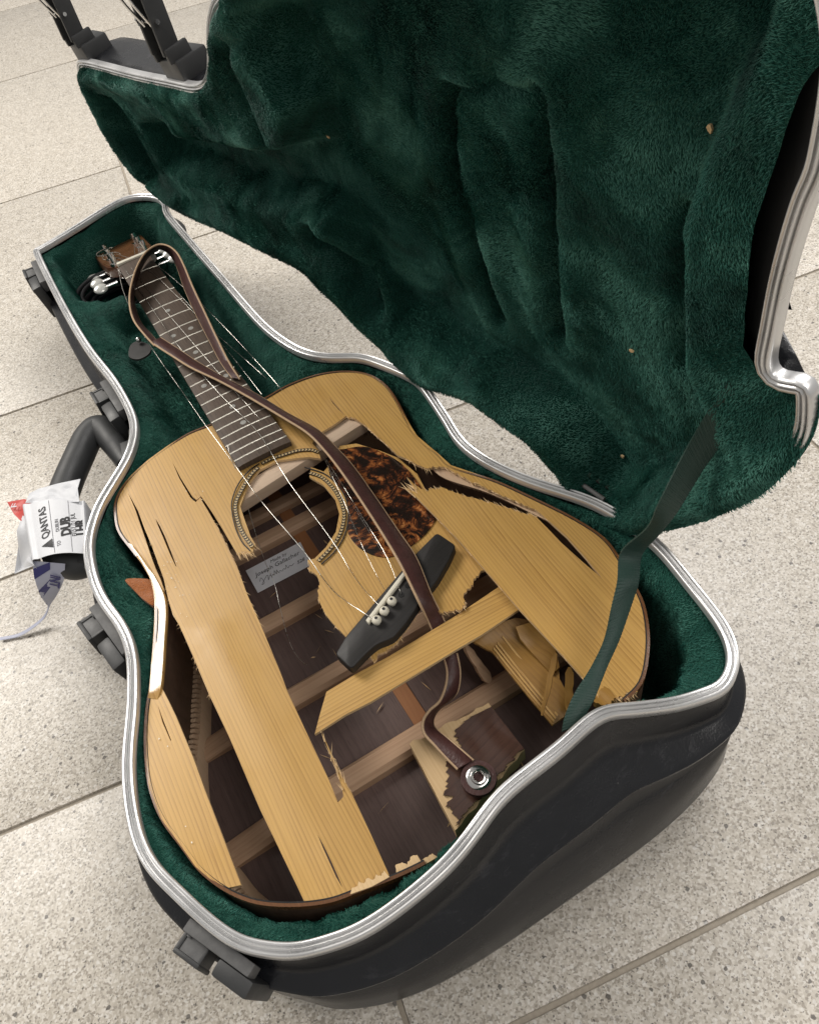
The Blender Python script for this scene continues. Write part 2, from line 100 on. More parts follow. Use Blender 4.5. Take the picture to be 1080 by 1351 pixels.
'lid_cav': ((490.5,339.5),(486.7,305.3),(492.8,257),(488.1,231.9),(377.7,194.8),(221.6,162),(168.7,173.2),(98.1,145.2),(100,89.6),(199.7,100.6),(313.9,112.9),(418.5,134.1),(471.9,145.4),(495.3,82.7),(538.2,39.2),(610.3,43.9),(676.3,54),(721.4,38.8),(753.1,4),(786.3,-25.2),(839.2,2.5),(890.5,77.7),(909.5,136.7),(910,171.1),(889.1,201.6),(883.2,297),(897.8,351),(915.8,394.2),(918.2,426.5),(797.2,424.1),(592,387.4)),
'lid_groove1': ((446.1,114.7),(464.8,105.7),(488.8,76.3),(511.7,42.3),(527.4,19)),
'lid_groove2': ((645.3,34),(689.7,32.9),(722.4,7.9),(742,-25.2),(763.4,-49.1),(800.2,-49.6)),
'lid_cr1': ((663.6,298.9),(657.7,270.1),(649.6,221.8),(657.9,172.7),(672.2,98.9)),
'lid_cr2': ((753.9,316.5),(750.8,280.3),(747.5,240.3),(745.8,188.7),(743.6,120.1)),
'lid_cr3': ((673.2,300.1),(712.4,311.4),(752.9,318.1)),
'lid_cr4': ((857.7,270.2),(859.3,221.5),(864.5,158.7)),
'lid_cr5': ((446.8,318.2),(439.8,274),(445.8,224.1)),
'lid_strap': ((926.6,215.6),),
'chips': (((492.6,222.7),),((873.8,331.3),),((871.4,162.2),),((870.6,179.2),),((817.7,144.4),),((805,11.4),),((719.5,126.1),),((724.8,132.8),)),
'hingeframe': {'A':(78,110,10),'u':(0.1661,-0.9861,0),'w0':(-0.9861,-0.1661,0),'th':82}}


# ------------------------------------------------------------------ helpers
def W(q):
    return Vector((q[0] * .001, q[1] * .001, ((q[2] if len(q) > 2 else 0) + FLOOR_DROP) * .001))
def tag(o, label=None, cat=None, group=None, kind=None):
    if label: o['label'] = label
    if cat: o['category'] = cat
    if group: o['group'] = group
    if kind: o['kind'] = kind
    return o
def thing(name, label, cat, loc=(0, 0, 0), group=None):
    o = bpy.data.objects.new(name, None); COL.objects.link(o); o.location = loc; o.empty_display_size = .02
    return tag(o, label, cat, group)
def link(name, me, mat=None, parent=None):
    if mat is not None and not me.materials: me.materials.append(mat)
    o = bpy.data.objects.new(name, me); COL.objects.link(o)
    if parent is not None:
        o.parent = parent
        o.matrix_parent_inverse = parent_world(parent).inverted()
    return o
def parent_world(o):
    m = o.matrix_basis.copy(); p = o.parent
    if p is not None: m = parent_world(p) @ o.matrix_parent_inverse @ m
    return m
def mesh(name, vs, fs, smooth=None):
    me = bpy.data.meshes.new(name); me.from_pydata([tuple(v) for v in vs], [], fs); me.validate(); me.update()
    if smooth is not None:
        me.polygons.foreach_set('use_smooth', [True] * len(me.polygons))
        if smooth < 179: me.set_sharp_from_angle(angle=math.radians(smooth))
    return me
def fix_normals(me):
    bm = bmesh.new(); bm.from_mesh(me); bmesh.ops.remove_doubles(bm, verts=bm.verts, dist=1e-6); bmesh.ops.recalc_face_normals(bm, faces=bm.faces); bm.to_mesh(me); bm.free(); return me
def catmull(P, n=6, closed=False):
    P = [np.array(q, float) for q in P]; out = []; N = len(P)
    for i in range(N if closed else N - 1):
        a = P[(i - 1) % N] if closed or i > 0 else 2 * P[0] - P[1]
        b, c = P[i], P[(i + 1) % N]
        d = P[(i + 2) % N] if closed or i + 2 < N else 2 * P[-1] - P[-2]
        for k in range(n):
            t = k / n
            # centripetal-ish blend
            out.append(.5 * ((2 * b) + (-a + c) * t + (2 * a - 5 * b + 4 * c - d) * t * t + (-a + 3 * b - 3 * c + d) * t ** 3))
    if not closed: out.append(P[-1])
    return np.array(out)
def resample(P, step, closed=False):
    P = np.array(P, float)
    Q = np.vstack([P, P[:1]]) if closed else P
    L = np.r_[0, np.cumsum(np.linalg.norm(np.diff(Q, axis=0), axis=1))]
    n = max(2, int(round(L[-1] / step)))
    s = np.linspace(0, L[-1], n + 1)
    R = np.stack([np.interp(s, L, Q[:, k]) for k in range(Q.shape[1])], 1)
    return R[:-1] if closed else R
def smooth_loop(P, it=1):
    P = np.array(P, float)
    for _ in range(it): P = .25 * np.roll(P, 1, 0) + .5 * P + .25 * np.roll(P, -1, 0)
    return P
def area2(P):
    x, y = P[:, 0], P[:, 1]; return float(np.sum(x * np.roll(y, -1) - np.roll(x, -1) * y))
def outward(P):
    """unit outward normals (2d) of a closed loop"""
    t = np.roll(P[:, :2], -1, 0) - np.roll(P[:, :2], 1, 0); t /= np.maximum(np.linalg.norm(t, axis=1, keepdims=True), 1e-9)
    n = np.stack([t[:, 1], -t[:, 0]], 1)
    return n if area2(P) > 0 else -n
def loft(rings, closed_ring=True, cap0=False, cap1=False):
    n = len(rings[0]); vs = [Vector(q) for r in rings for q in r]; fs = []
    for i in range(len(rings) - 1):
        for k in range(n if closed_ring else n - 1):
            a = i * n + k; b = i * n + (k + 1) % n
            fs.append((a, b, b + n, a + n))
    if cap0: fs.append(tuple(range(n))[::-1])
    if cap1: fs.append(tuple((len(rings) - 1) * n + k for k in range(n)))
    return vs, fs
def seg_dist(P, L, closed=True):
    """distance of points P (n,2) to polyline L"""
    L = np.asarray(L, float)[:, :2]; Bq = np.roll(L, -1, 0) if closed else L[1:]; Aq = L if closed else L[:-1]
    d = np.full(len(P), 1e9)
    for a, b in zip(Aq, Bq):
        ab = b - a; q = np.clip(((P - a) @ ab) / max(ab @ ab, 1e-9), 0, 1)
        d = np.minimum(d, np.hypot(*(P - a - q[:, None] * ab).T))
    return d
def inside(P, L):
    L = np.asarray(L, float)[:, :2]; r = np.zeros(len(P), bool); x, y = P[:, 0], P[:, 1]
    for (x1, y1), (x2, y2) in zip(L, np.roll(L, -1, 0)):
        if y1 == y2: continue
        c = ((y1 > y) != (y2 > y)) & (x < (x2 - x1) * (y - y1) / (y2 - y1) + x1); r ^= c
    return r
def sdf(P, L):
    d = seg_dist(P, L); return np.where(inside(P, L), -d, d)
def sstep(a, b, x):
    t = np.clip((x - a) / (b - a), 0, 1); return t * t * (3 - 2 * t)
def vnoise(P, scale, seed=0):
    return np.array([mnoise.noise(Vector((x * scale + seed * 7.3, y * scale - seed * 3.1, seed))) for x, y in P])
def tube_mesh(path, r, seg=8, name='tube', cap=True, smooth=60):
    P = np.array(path, float); n = len(P); rr = np.broadcast_to(np.array(r, float), (n,))
    rings = []; up = np.array([0, 0, 1.0]); prev = None
    for i in range(n):
        t = P[min(i + 1, n - 1)] - P[max(i - 1, 0)]; t /= max(np.linalg.norm(t), 1e-12)
        if prev is None:
            a = np.cross(t, up)
            if np.linalg.norm(a) < 1e-3: a = np.cross(t, [1, 0, 0])
        else: a = prev - t * (prev @ t)
        a /= max(np.linalg.norm(a), 1e-12); prev = a; b = np.cross(t, a)
        rings.append([P[i] + rr[i] * (a * math.cos(k * 2 * math.pi / seg) + b * math.sin(k * 2 * math.pi / seg)) for k in range(seg)])
    v, f = loft(rings, True, cap, cap)
    return fix_normals(mesh(name, v, f, smooth))
def wtube(pts, r_mm, **k):
    return tube_mesh([W(q) for q in pts], np.array(r_mm) * .001, **k)
def box_bm(bm, c, s, M=None, bev=0.0):
    r = bmesh.ops.create_cube(bm, size=1.0); vs = r['verts']
    bmesh.ops.scale(bm, vec=s, verts=vs)
    if bev > 0:
        es = list({e for v in vs for e in v.link_edges})
        g = bmesh.ops.bevel(bm, geom=es, offset=bev, segments=2, affect='EDGES', profile=.6); vs = list({v for f in g['faces'] for v in f.verts} | {v for v in vs if v.is_valid})
    bmesh.ops.translate(bm, vec=c, verts=vs)
    if M is not None: bmesh.ops.transform(bm, matrix=M, verts=vs)
def box_mesh(name, parts, M=None, smooth=30):
    bm = bmesh.new()
    for p in parts: box_bm(bm, p[0], p[1], p[3] if len(p) > 3 else None, p[2] if len(p) > 2 else 0)
    if M is not None: bmesh.ops.transform(bm, matrix=M, verts=bm.verts)
    me = bpy.data.meshes.new(name); bm.to_mesh(me); bm.free()
    me.polygons.foreach_set('use_smooth', [True] * len(me.polygons)); me.set_sharp_from_angle(angle=math.radians(smooth)); return me
def cyl_bm(bm, a, b, r, seg=16, r2=None):
    a = Vector(a); b = Vector(b); d = b - a
    g = bmesh.ops.create_cone(bm, cap_ends=True, segments=seg, radius1=r, radius2=r if r2 is None else r2, depth=d.length)
    M = Matrix.Translation((a + b) / 2) @ d.to_track_quat('Z', 'Y').to_matrix().to_4x4()
    bmesh.ops.transform(bm, matrix=M, verts=g['verts'])
def bm_mesh(bm, name, smooth=35):
    me = bpy.data.meshes.new(name); bm.to_mesh(me); bm.free()
    me.polygons.foreach_set('use_smooth', [True] * len(me.polygons)); me.set_sharp_from_angle(angle=math.radians(smooth)); return me
def jag(P, ranges, amp, step, along=None, seed=1):
    """roughen parts of a closed outline into a torn, splintered edge. ranges = list of (i0,i1) vertex index spans; `along` = grain direction"""
    r = random.Random(seed); out = []; n = len(P)
    g = np.array(along if along is not None else (0, 1, 0), float)[:3]
    for i in range(n):
        a = np.array(P[i], float); b = np.array(P[(i + 1) % n], float); out.append(tuple(a))
        if any(i0 <= i < i1 for i0, i1 in ranges):
            L = np.linalg.norm(b - a); m = int(L / step)
            for k in range(1, m + 1):
                q = a + (b - a) * ((k + r.uniform(-.3, .3)) / (m + 1)); s = r.uniform(-1, 1); s = abs(s) ** .6 * (1 if s > 0 else -1)
                out.append(tuple(q + g * amp * s * (1 if k % 2 else -.6)))
    return out
def plate(name, outer, thick, mat, parent=None, holes=(), grain=0.0, bow=None, fine=None, edge=None):
    """a flat sheet of wood cut to an outline (mm), thick mm deep downwards; grain = angle of the grain about z.
    With fine (mm) the sheet is meshed finely so that bow(x,y) can warp it."""
    outer = [tuple(map(float, q)) for q in outer]; loops = [outer] + [list(map(tuple, h)) for h in holes]
    allv = [q for l in loops for q in l]
    xy = np.array(allv)[:, :2]; zs = np.array([q[2] for q in allv])
    pts2 = [Vector(q) for q in xy]; edges = []; faces_in = []; k = 0
    for l in loops:
        edges += [(k + i, k + (i + 1) % len(l)) for i in range(len(l))]; k += len(l)
    extra = []
    if fine:
        lo, hi = xy.min(0), xy.max(0)
        gx, gy = np.meshgrid(np.arange(lo[0], hi[0], fine), np.arange(lo[1], hi[1], fine)); Gp = np.stack([gx.ravel(), gy.ravel()], 1)
        s = sdf(Gp, np.array(outer))
        ok = s < -fine * .5
        for h in holes: ok &= sdf(Gp, np.array(h)) > fine * .5
        extra = Gp[ok]
        pts2 += [Vector(q) for q in extra]
    v2, e2, f2, ov, oe, of = delaunay_2d_cdt(pts2, edges, [], 2 if len(holes) else 1, 1e-5)
    V2 = np.array([tuple(v) for v in v2])
    if len(holes):
        keep = []
        C = np.array([np.mean([V2[i] for i in f], 0) for f in f2]); okc = inside(C, np.array(outer))
        for h in holes: okc &= ~inside(C, np.array(h))
        f2 = [f for f, o in zip(f2, okc) if o]
    # heights: inverse distance from the outline's own heights
    if np.ptp(zs) < 1e-6: z = np.full(len(V2), zs[0])
    else:
        d = np.hypot(V2[:, None, 0] - xy[None, :, 0], V2[:, None, 1] - xy[None, :, 1]) + .05; w = 1 / d ** 2.5
        z = (w * zs).sum(1) / w.sum(1)
    if bow is not None: z = z + bow(V2[:, 0], V2[:, 1])
    c = V2.mean(0); ca, sa = math.cos(-grain), math.sin(-grain)
    zc = float(z.mean())
    loc = [((x - c[0]) * .001, (y - c[1]) * .001, (h - zc) * .001) for (x, y), h in zip(V2, z)]
    loc = [(x * ca - y * sa, x * sa + y * ca, h) for x, y, h in loc]
    n = len(loc); vs_ = loc + [(x, y, h - thick * .001) for x, y, h in loc]
    fs = []
    cnt = {}
    for f in f2:
        f = list(f)
        a = sum((V2[f[i]][0] * V2[f[(i + 1) % len(f)]][1] - V2[f[(i + 1) % len(f)]][0] * V2[f[i]][1]) for i in range(len(f)))
        if a < 0: f = f[::-1]
        fs.append(tuple(f)); fs.append(tuple(i + n for i in f[::-1]))
        for i in range(len(f)): cnt[(f[i], f[(i + 1) % len(f)])] = 1
    nside = len(fs)
    for (a, b) in list(cnt):
        if (b, a) not in cnt: fs.append((b, a, a + n, b + n))
    me = mesh(name, vs_, fs, 40)
    o = bpy.data.objects.new(name, me); me.materials.append(mat)
    COL.objects.link(o)
    if edge is not None:
        me.materials.append(edge)
        me.polygons.foreach_set('material_index', [1 if i >= nside else 0 for i in range(len(me.polygons))])
    o.location = W((c[0], c[1], zc)); o.rotation_euler = (0, 0, grain)
    if parent is not None:
        o.parent = parent; o.matrix_parent_inverse = parent_world(parent).inverted()
    return o
def ribbon_mesh(name, E1, E2, thick, n=8, smooth=50):
    """band between two edge curves (mm), with thickness"""
    a = catmull(E1, n); b = catmull(E2, n); m = len(a); rings = []
    for i in range(m):
        t = a[min(i + 1, m - 1)] + b[min(i + 1, m - 1)] - a[max(i - 1, 0)] - b[max(i - 1, 0)]
        w = b[i] - a[i]; nn = np.cross(t, w); nn /= max(np.linalg.norm(nn), 1e-9); h = nn * thick / 2
        mid = (a[i] + b[i]) / 2
        row = [a[i] + h * .6, a[i] * .96 + b[i] * .04 + h, mid + h * 1.15, b[i] * .96 + a[i] * .04 + h, b[i] + h * .6, b[i] - h * .6, b[i] * .96 + a[i] * .04 - h, mid - h, a[i] * .96 + b[i] * .04 - h, a[i] - h * .6]
        rings.append([W(q) for q in row])
    v, f = loft(rings, True, True, True)
    return fix_normals(mesh(name, v, f, smooth))

# ------------------------------------------------------------------ materials
def mat(name):
    m = bpy.data.materials.new(name); m.use_nodes = True; nt = m.node_tree; b = nt.nodes['Principled BSDF']
    return m, nt, b
def N(nt, t, **k):
    n = nt.nodes.new(t)
    for a, v in k.items():
        if a.startswith('i_'):
            key = a[2:]; key = int(key) if key.isdigit() else key.replace('_', ' ')
            n.inputs[key].default_value = v
        else: setattr(n, a, v)
    return n
def L(nt, a, b): nt.links.new(a, b)
def ramp(nt, fac, stops, interp='LINEAR'):
    r = nt.nodes.new('ShaderNodeValToRGB'); r.color_ramp.interpolation = interp
    while len(r.color_ramp.elements) < len(stops): r.color_ramp.elements.new(.5)
    for e, (p_, c) in zip(r.color_ramp.elements, stops): e.position = p_; e.color = (*c, 1) if len(c) == 3 else c
    L(nt, fac, r.inputs[0]); return r.outputs[0]
def bump(nt, b, h, strength, dist):
    n = N(nt, 'ShaderNodeBump', i_Strength=strength, i_Distance=dist); L(nt, h, n.inputs['Height']); L(nt, n.outputs[0], b.inputs['Normal']); return n
def texco(nt, scale, obj=True):
    t = N(nt, 'ShaderNodeTexCoord'); m = N(nt, 'ShaderNodeMapping'); m.inputs['Scale'].default_value = scale
    L(nt, t.outputs['Object'], m.inputs[0]); return m.outputs[0]
def worldco(nt, scale):
    t = N(nt, 'ShaderNodeNewGeometry'); m = N(nt, 'ShaderNodeMapping'); m.inputs['Scale'].default_value = scale
    L(nt, t.outputs['Position'], m.inputs[0]); return m.outputs[0]
def noise(nt, co, scale, detail=3, rough=.55, dist=0.0):
    n = N(nt, 'ShaderNodeTexNoise', i_Scale=scale, i_Detail=detail, i_Roughness=rough, i_Distortion=dist); L(nt, co, n.inputs['Vector']); return n.outputs['Fac']
def mixc(nt, a, b, fac, mode='MIX'):
    m = N(nt, 'ShaderNodeMix', data_type='RGBA', blend_type=mode)
    for s, v in ((6, a), (7, b)):
        if isinstance(v, tuple): m.inputs[s].default_value = (*v, 1)
        else: L(nt, v, m.inputs[s])
    if isinstance(fac, (int, float)): m.inputs[0].default_value = fac
    else: L(nt, fac, m.inputs[0])
    return m.outputs[2]
def math_(nt, op, a, b=None, c=None):
    m = N(nt, 'ShaderNodeMath', operation=op)
    for i, v in enumerate((a, b, c)):
        if v is None: continue
        if isinstance(v, (int, float)): m.inputs[i].default_value = v
        else: L(nt, v, m.inputs[i])
    return m.outputs[0]
def wood(name, light, dark, pitch=.0036, rough=.38, line=.55, spec=.5, coat=0.0, tint=.12, pore=0.0, bumpd=.0002, fig=.32):
    """straight grained wood, grain along the object's own y"""
    m, nt, b = mat(name)
    co = texco(nt, (1, 1, 1)); sep = N(nt, 'ShaderNodeSeparateXYZ'); L(nt, co, sep.inputs[0])
    warp = noise(nt, texco(nt, (9, 1.4, 9)), 1.0, 2); wig = noise(nt, texco(nt, (260, 9, 60)), 1.0, 2)
    info = N(nt, 'ShaderNodeObjectInfo'); rnd = info.outputs['Random']
    x = math_(nt, 'ADD', sep.outputs[0], math_(nt, 'MULTIPLY', warp, .035)); x = math_(nt, 'ADD', x, math_(nt, 'MULTIPLY', wig, .0016)); x = math_(nt, 'ADD', x, math_(nt, 'MULTIPLY', rnd, .5))
    ph = math_(nt, 'FRACT', math_(nt, 'DIVIDE', x, pitch))
    lw = math_(nt, 'POWER', ph, 2.4)                               # dark late wood at the end of each year ring
    lw = math_(nt, 'MULTIPLY', lw, math_(nt, 'SUBTRACT', 1.0, math_(nt, 'GREATER_THAN', ph, .97)))
    amp = noise(nt, texco(nt, (120, 2.5, 30)), 1.0, 2); lw = math_(nt, 'MULTIPLY', lw, ramp_f(nt, amp, .3, .7, .12, 1.0))
    streak = noise(nt, texco(nt, (420, 5, 200)), 1.0, 3); fibre = noise(nt, texco(nt, (1900, 26, 900)), 1.0, 2)
    col = mixc(nt, light, dark, math_(nt, 'MULTIPLY', lw, line))
    big = noise(nt, texco(nt, (14, 1.6, 10)), 1.0, 3)
    col = mixc(nt, col, dark, math_(nt, 'MULTIPLY', ramp_f(nt, big, .38, .72, 0, 1), fig * .55))
    band = noise(nt, texco(nt, (75, .9, 40)), 1.0, 3, .7); col = mixc(nt, col, dark, math_(nt, 'MULTIPLY', ramp_f(nt, band, .54, .70, 0, 1), fig * .45))
    scr = noise(nt, texco(nt, (700, 9, 300)), 1.0, 1); col = mixc(nt, col, tuple(min(1, c * 1.5 + .04) for c in light), math_(nt, 'MULTIPLY', ramp_f(nt, scr, .76, .82, 0, 1), .5))
    col = mixc(nt, col, dark, math_(nt, 'MULTIPLY', ramp_f(nt, streak, .45, .8, 0, 1), tint * 2))
    col = mixc(nt, col, tuple(min(1, c * 1.18) for c in light), math_(nt, 'MULTIPLY', ramp_f(nt, fibre, .5, .8, 0, 1), .35))
    if pore:
        pr = noise(nt, texco(nt, (2600, 60, 2600)), 1.0, 1); col = mixc(nt, col, tuple(c * .35 for c in dark), math_(nt, 'MULTIPLY', ramp_f(nt, pr, .6, .68, 0, 1), pore))
    L(nt, col, b.inputs['Base Color'])
    sm = noise(nt, texco(nt, (22, 22, 22)), 1.0, 4)
    L(nt, ramp_f(nt, sm, .3, .7, rough - .07, rough + .12), b.inputs['Roughness']); b.inputs['Specular IOR Level'].default_value = spec
    if coat: b.inputs['Coat Weight'].default_value = coat; b.inputs['Coat Roughness'].default_value = .12
    h = math_(nt, 'ADD', math_(nt, 'MULTIPLY', lw, .6), math_(nt, 'MULTIPLY', fibre, .5)); bump(nt, b, h, .35, bumpd)
    return m
def ramp_f(nt, v, a, b_, lo, hi):
    m = N(nt, 'ShaderNodeMapRange'); m.inputs[1].default_value = a; m.inputs[2].default_value = b_; m.inputs[3].default_value = lo; m.inputs[4].default_value = hi
    L(nt, v, m.inputs[0]); return m.outputs[0]
def plain(name, col, rough=.5, metal=0.0, spec=.5, nscale=300, namp=.15, bscale=None, bd=.0003, bs=.3, sheen=0.0, coat=0.0):
    m, nt, b = mat(name); co = texco(nt, (1, 1, 1))
    n = noise(nt, co, nscale, 4); L(nt, mixc(nt, tuple(c * (1 - namp) for c in col), tuple(min(1, c * (1 + namp)) for c in col), n), b.inputs['Base Color'])
    r = noise(nt, co, nscale * .3, 3); L(nt, ramp_f(nt, r, .3, .7, max(.02, rough - .1), min(1, rough + .1)), b.inputs['Roughness'])
    b.inputs['Metallic'].default_value = metal; b.inputs['Specular IOR Level'].default_value = spec
    if sheen: b.inputs['Sheen Weight'].default_value = sheen
    if coat: b.inputs['Coat Weight'].default_value = coat; b.inputs['Coat Roughness'].default_value = .15
    if bscale: bump(nt, b, noise(nt, co, bscale, 3), bs, bd)
    return m
M = {}
M['spruce'] = wood('lacquered_spruce', (.58, .352, .108), (.25, .12, .031), .0031, .34, .95, .5)
M['spruce_dark'] = wood('dark_golden_spruce', (.34, .185, .045), (.17, .08, .02), .0036, .38, .6, .35)  # darker, browner spruce tone for the fallen fragments and some splinters
M['lacquer_edge'] = wood('glossy_lacquer_edge', (.50, .30, .10), (.25, .12, .035), .0036, .16, .7, .6, coat=.6)
M['raw'] = wood('raw_spruce', (.72, .52, .29), (.50, .30, .13), .0028, .62, .45, .3, tint=.2)
M['brace'] = wood('pale_brace_wood', (.54, .36, .235), (.35, .20, .115), .004, .55, .6, .3, tint=.25)
M['brace_pale'] = wood('pale_top_brace_wood', (.60, .46, .34), (.42, .29, .19), .005, .55, .4, .3, tint=.2)
M['cedar'] = wood('reddish_strip_wood', (.33, .15, .065), (.2, .08, .035), .004, .5, .5, .3)
M['kerfwood'] = wood('kerfed_lining_wood', (.56, .40, .27), (.40, .26, .16), .004, .6, .3, .3)
M['rosewood_side'] = wood('rosewood_side', (.15, .095, .066), (.060, .034, .024), .0065, .45, .7, .4, tint=.35, pore=.5, bumpd=.0001)
M['rosewood'] = wood('rosewood_inside', (.135, .090, .080), (.072, .045, .040), .0075, .5, .55, .4, tint=.3, pore=.5, bumpd=.0001)
M['rosewood_gloss'] = wood('polished_rosewood', (.085, .043, .031), (.030, .014, .011), .006, .18, .7, .5, coat=.5, pore=.3)
M['fretwood'] = wood('fretboard_wood', (.098, .070, .052), (.045, .031, .023), .0042, .5, .5, .28, tint=.35, pore=.7)
M['ebony'] = wood('bridge_ebony', (.026, .024, .023), (.012, .011, .011), .005, .46, .5, .35, pore=.4)
M['binding'] = wood('brown_binding', (.16, .07, .028), (.07, .028, .012), .003, .25, .5, .5, coat=.3)
M['neckwood'] = wood('neck_mahogany', (.12, .045, .02), (.06, .022, .01), .004, .3, .5, .5, coat=.3)
M['black_plastic'] = plain('black_shell_plastic', (.020, .020, .021), .42, nscale=60, namp=.3, bscale=900, bd=.0004, bs=.35)
M['black_part'] = plain('black_moulded_plastic', (.027, .028, .029), .5, nscale=120, namp=.2, bscale=1400, bd=.0002)
M['grey_part'] = plain('scuffed_grey_plastic', (.10, .10, .10), .6, nscale=200, namp=.35, bscale=600, bd=.0004)
M['chrome'] = plain('chrome', (.75, .74, .72), .14, 1.0, nscale=100, namp=.05)
M['string'] = plain('string_steel', (.72, .70, .64), .3, 1.0, nscale=900, namp=.2)
M['fretwire'] = plain('fret_wire', (.66, .63, .55), .34, .9, nscale=600, namp=.1)
M['bone'] = plain('bone', (.74, .70, .58), .4, nscale=300, namp=.1)
M['pearl'] = plain('pearl_dot', (.34, .335, .31), .2, nscale=400, namp=.35)
M['leather'] = plain('brown_leather', (.070, .029, .026), .42, nscale=140, namp=.45, bscale=420, bd=.0009, bs=.5)
M['leather_edge'] = plain('raw_leather_edge', (.48, .33, .2), .7, nscale=700, namp=.3, bscale=1200)
M['black_leather'] = plain('black_leather', (.022, .021, .02), .55, nscale=200, namp=.3, bscale=800, bd=.0004)
M['button'] = plain('pearly_tuner_button', (.72, .72, .68), .18, .35, nscale=300, namp=.25)
M['rubber'] = plain('black_cable_rubber', (.014, .014, .016), .4, nscale=100, namp=.2)
M['paper'] = plain('tag_paper', (.60, .61, .635), .55, nscale=40, namp=.04, bscale=60, bd=.002, bs=.3)
M['label_paper'] = plain('label_paper', (.72, .73, .77), .6, nscale=90, namp=.12)
M['ink'] = plain('black_ink', (.012, .012, .014), .6, namp=.05)
M['soft_ink'] = plain('grey_ink', (.06, .06, .07), .6, namp=.05)
M['red_tag'] = plain('red_tag_paper', (.45, .035, .025), .45, nscale=60, namp=.1)
M['blue_ink'] = plain('blue_ink', (.022, .024, .15), .5, nscale=60, namp=.1)
M['pale_tag'] = plain('pale_blue_tag_paper', (.42, .44, .55), .5, nscale=60, namp=.06)
M['cloth'] = plain('orange_cloth', (.36, .105, .015), .9, nscale=500, namp=.4, bscale=700, bd=.003, bs=.8, sheen=.3)
M['hole'] = plain('dark_hole', (.004, .004, .004), .8)

def make_metal_rim():
    m, nt, b = mat('brushed_aluminium_rim'); co = worldco(nt, (1, 1, 1))
    n = noise(nt, co, 24, 3); f = noise(nt, co, 1500, 2)
    L(nt, ramp(nt, n, [(.3, (.66, .66, .66)), (.7, (.78, .78, .78))]), b.inputs['Base Color']); b.inputs['Metallic'].default_value = .68
    L(nt, ramp_f(nt, n, .3, .7, .24, .38), b.inputs['Roughness']); bump(nt, b, f, .04, .0001); return m
M['rim'] = make_metal_rim()
def make_shell():
    m, nt, b = mat('scuffed_black_shell'); co = worldco(nt, (1, 1, 1))
    n = noise(nt, co, 14, 5, .6); sc = noise(nt, worldco(nt, (40, 40, 220)), 1, 5, .7); sp = noise(nt, co, 260, 2)
    c = mixc(nt, (.0065, .0072, .0092), (.013, .0140, .0172), n)
    c = mixc(nt, c, (.06, .06, .066), math_(nt, 'MULTIPLY', ramp_f(nt, sc, .56, .76, 0, 1), .55))
    c = mixc(nt, c, (.3, .29, .28), math_(nt, 'MULTIPLY', ramp_f(nt, sp, .80, .83, 0, 1), .8))
    L(nt, c, b.inputs['Base Color']); L(nt, ramp_f(nt, n, .3, .7, .20, .36), b.inputs['Roughness']); b.inputs['Specular IOR Level'].default_value = .48; bump(nt, b, noise(nt, co, 750, 2), .4, .0005); return m
M['shell'] = make_shell()
def make_plush(name, base, tip):
    m, nt, b = mat(name); co = worldco(nt, (1, 1, 1))
    n = noise(nt, co, 11, 5, .6, .6); f = noise(nt, co, 190, 3); g = noise(nt, co, 42, 4, .65)
    k = math_(nt, 'ADD', math_(nt, 'MULTIPLY', n, .5), math_(nt, 'ADD', math_(nt, 'MULTIPLY', f, .15), math_(nt, 'MULTIPLY', g, .35)))
    L(nt, ramp(nt, k, [(.36, base), (.64, tip)]), b.inputs['Base Color']); b.inputs['Roughness'].default_value = .8; b.inputs['Specular IOR Level'].default_value = .15
    b.inputs['Sheen Weight'].default_value = .25; b.inputs['Sheen Roughness'].default_value = .4; b.inputs['Sheen Tint'].default_value = (.35, .8, .62, 1)
    bump(nt, b, math_(nt, 'ADD', f, math_(nt, 'MULTIPLY', noise(nt, co, 900, 2), .6)), .9, .004); return m
M['plush'] = make_plush('green_plush_backing', (.007, .046, .034), (.016, .090, .066))
def make_pile():
    m, nt, b = mat('green_plush_pile'); co = worldco(nt, (1, 1, 1))
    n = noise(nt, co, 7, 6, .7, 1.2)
    c = ramp(nt, n, [(.36, (.006, .036, .028)), (.50, (.022, .108, .083)), (.64, (.095, .265, .210))])  # pale nap sheen and its dark patches are painted into the fibre colour
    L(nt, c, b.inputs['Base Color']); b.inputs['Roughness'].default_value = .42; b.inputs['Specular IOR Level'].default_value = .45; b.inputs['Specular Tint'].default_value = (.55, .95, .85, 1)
    return m
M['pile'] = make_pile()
def make_web():
    m, nt, b = mat('dark_green_webbing'); co = worldco(nt, (1, 1, 1))
    f = noise(nt, co, 700, 2); L(nt, mixc(nt, (.009, .034, .026), (.020, .056, .044), f), b.inputs['Base Color']); b.inputs['Roughness'].default_value = .55
    bump(nt, b, f, .5, .0006); return m
M['web'] = make_web()
def make_tortoise():
    m, nt, b = mat('tortoiseshell'); co = worldco(nt, (1, 1, 1))
    a = noise(nt, co, 22, 4, .6, 2.2); d = noise(nt, co, 52, 5, .7, 3.2); e = noise(nt, co, 16, 2, .5, .4)
    k = math_(nt, 'MULTIPLY', ramp_f(nt, a, .42, .66, 0, 1), ramp_f(nt, d, .40, .66, .0, 1)); k = math_(nt, 'ADD', k, math_(nt, 'MULTIPLY', ramp_f(nt, d, .55, .70, 0, 1), ramp_f(nt, e, .42, .6, 0, .6)))
    L(nt, ramp(nt, k, [(.0, (.014, .008, .006)), (.10, (.045, .016, .009)), (.28, (.17, .052, .016)), (.6, (.38, .14, .04)), (1, (.52, .25, .09))]), b.inputs['Base Color'])
    b.inputs['Roughness'].default_value = .22; b.inputs['Coat Weight'].default_value = .5; b.inputs['Coat Roughness'].default_value = .1; return m
M['tortoise'] = make_tortoise()
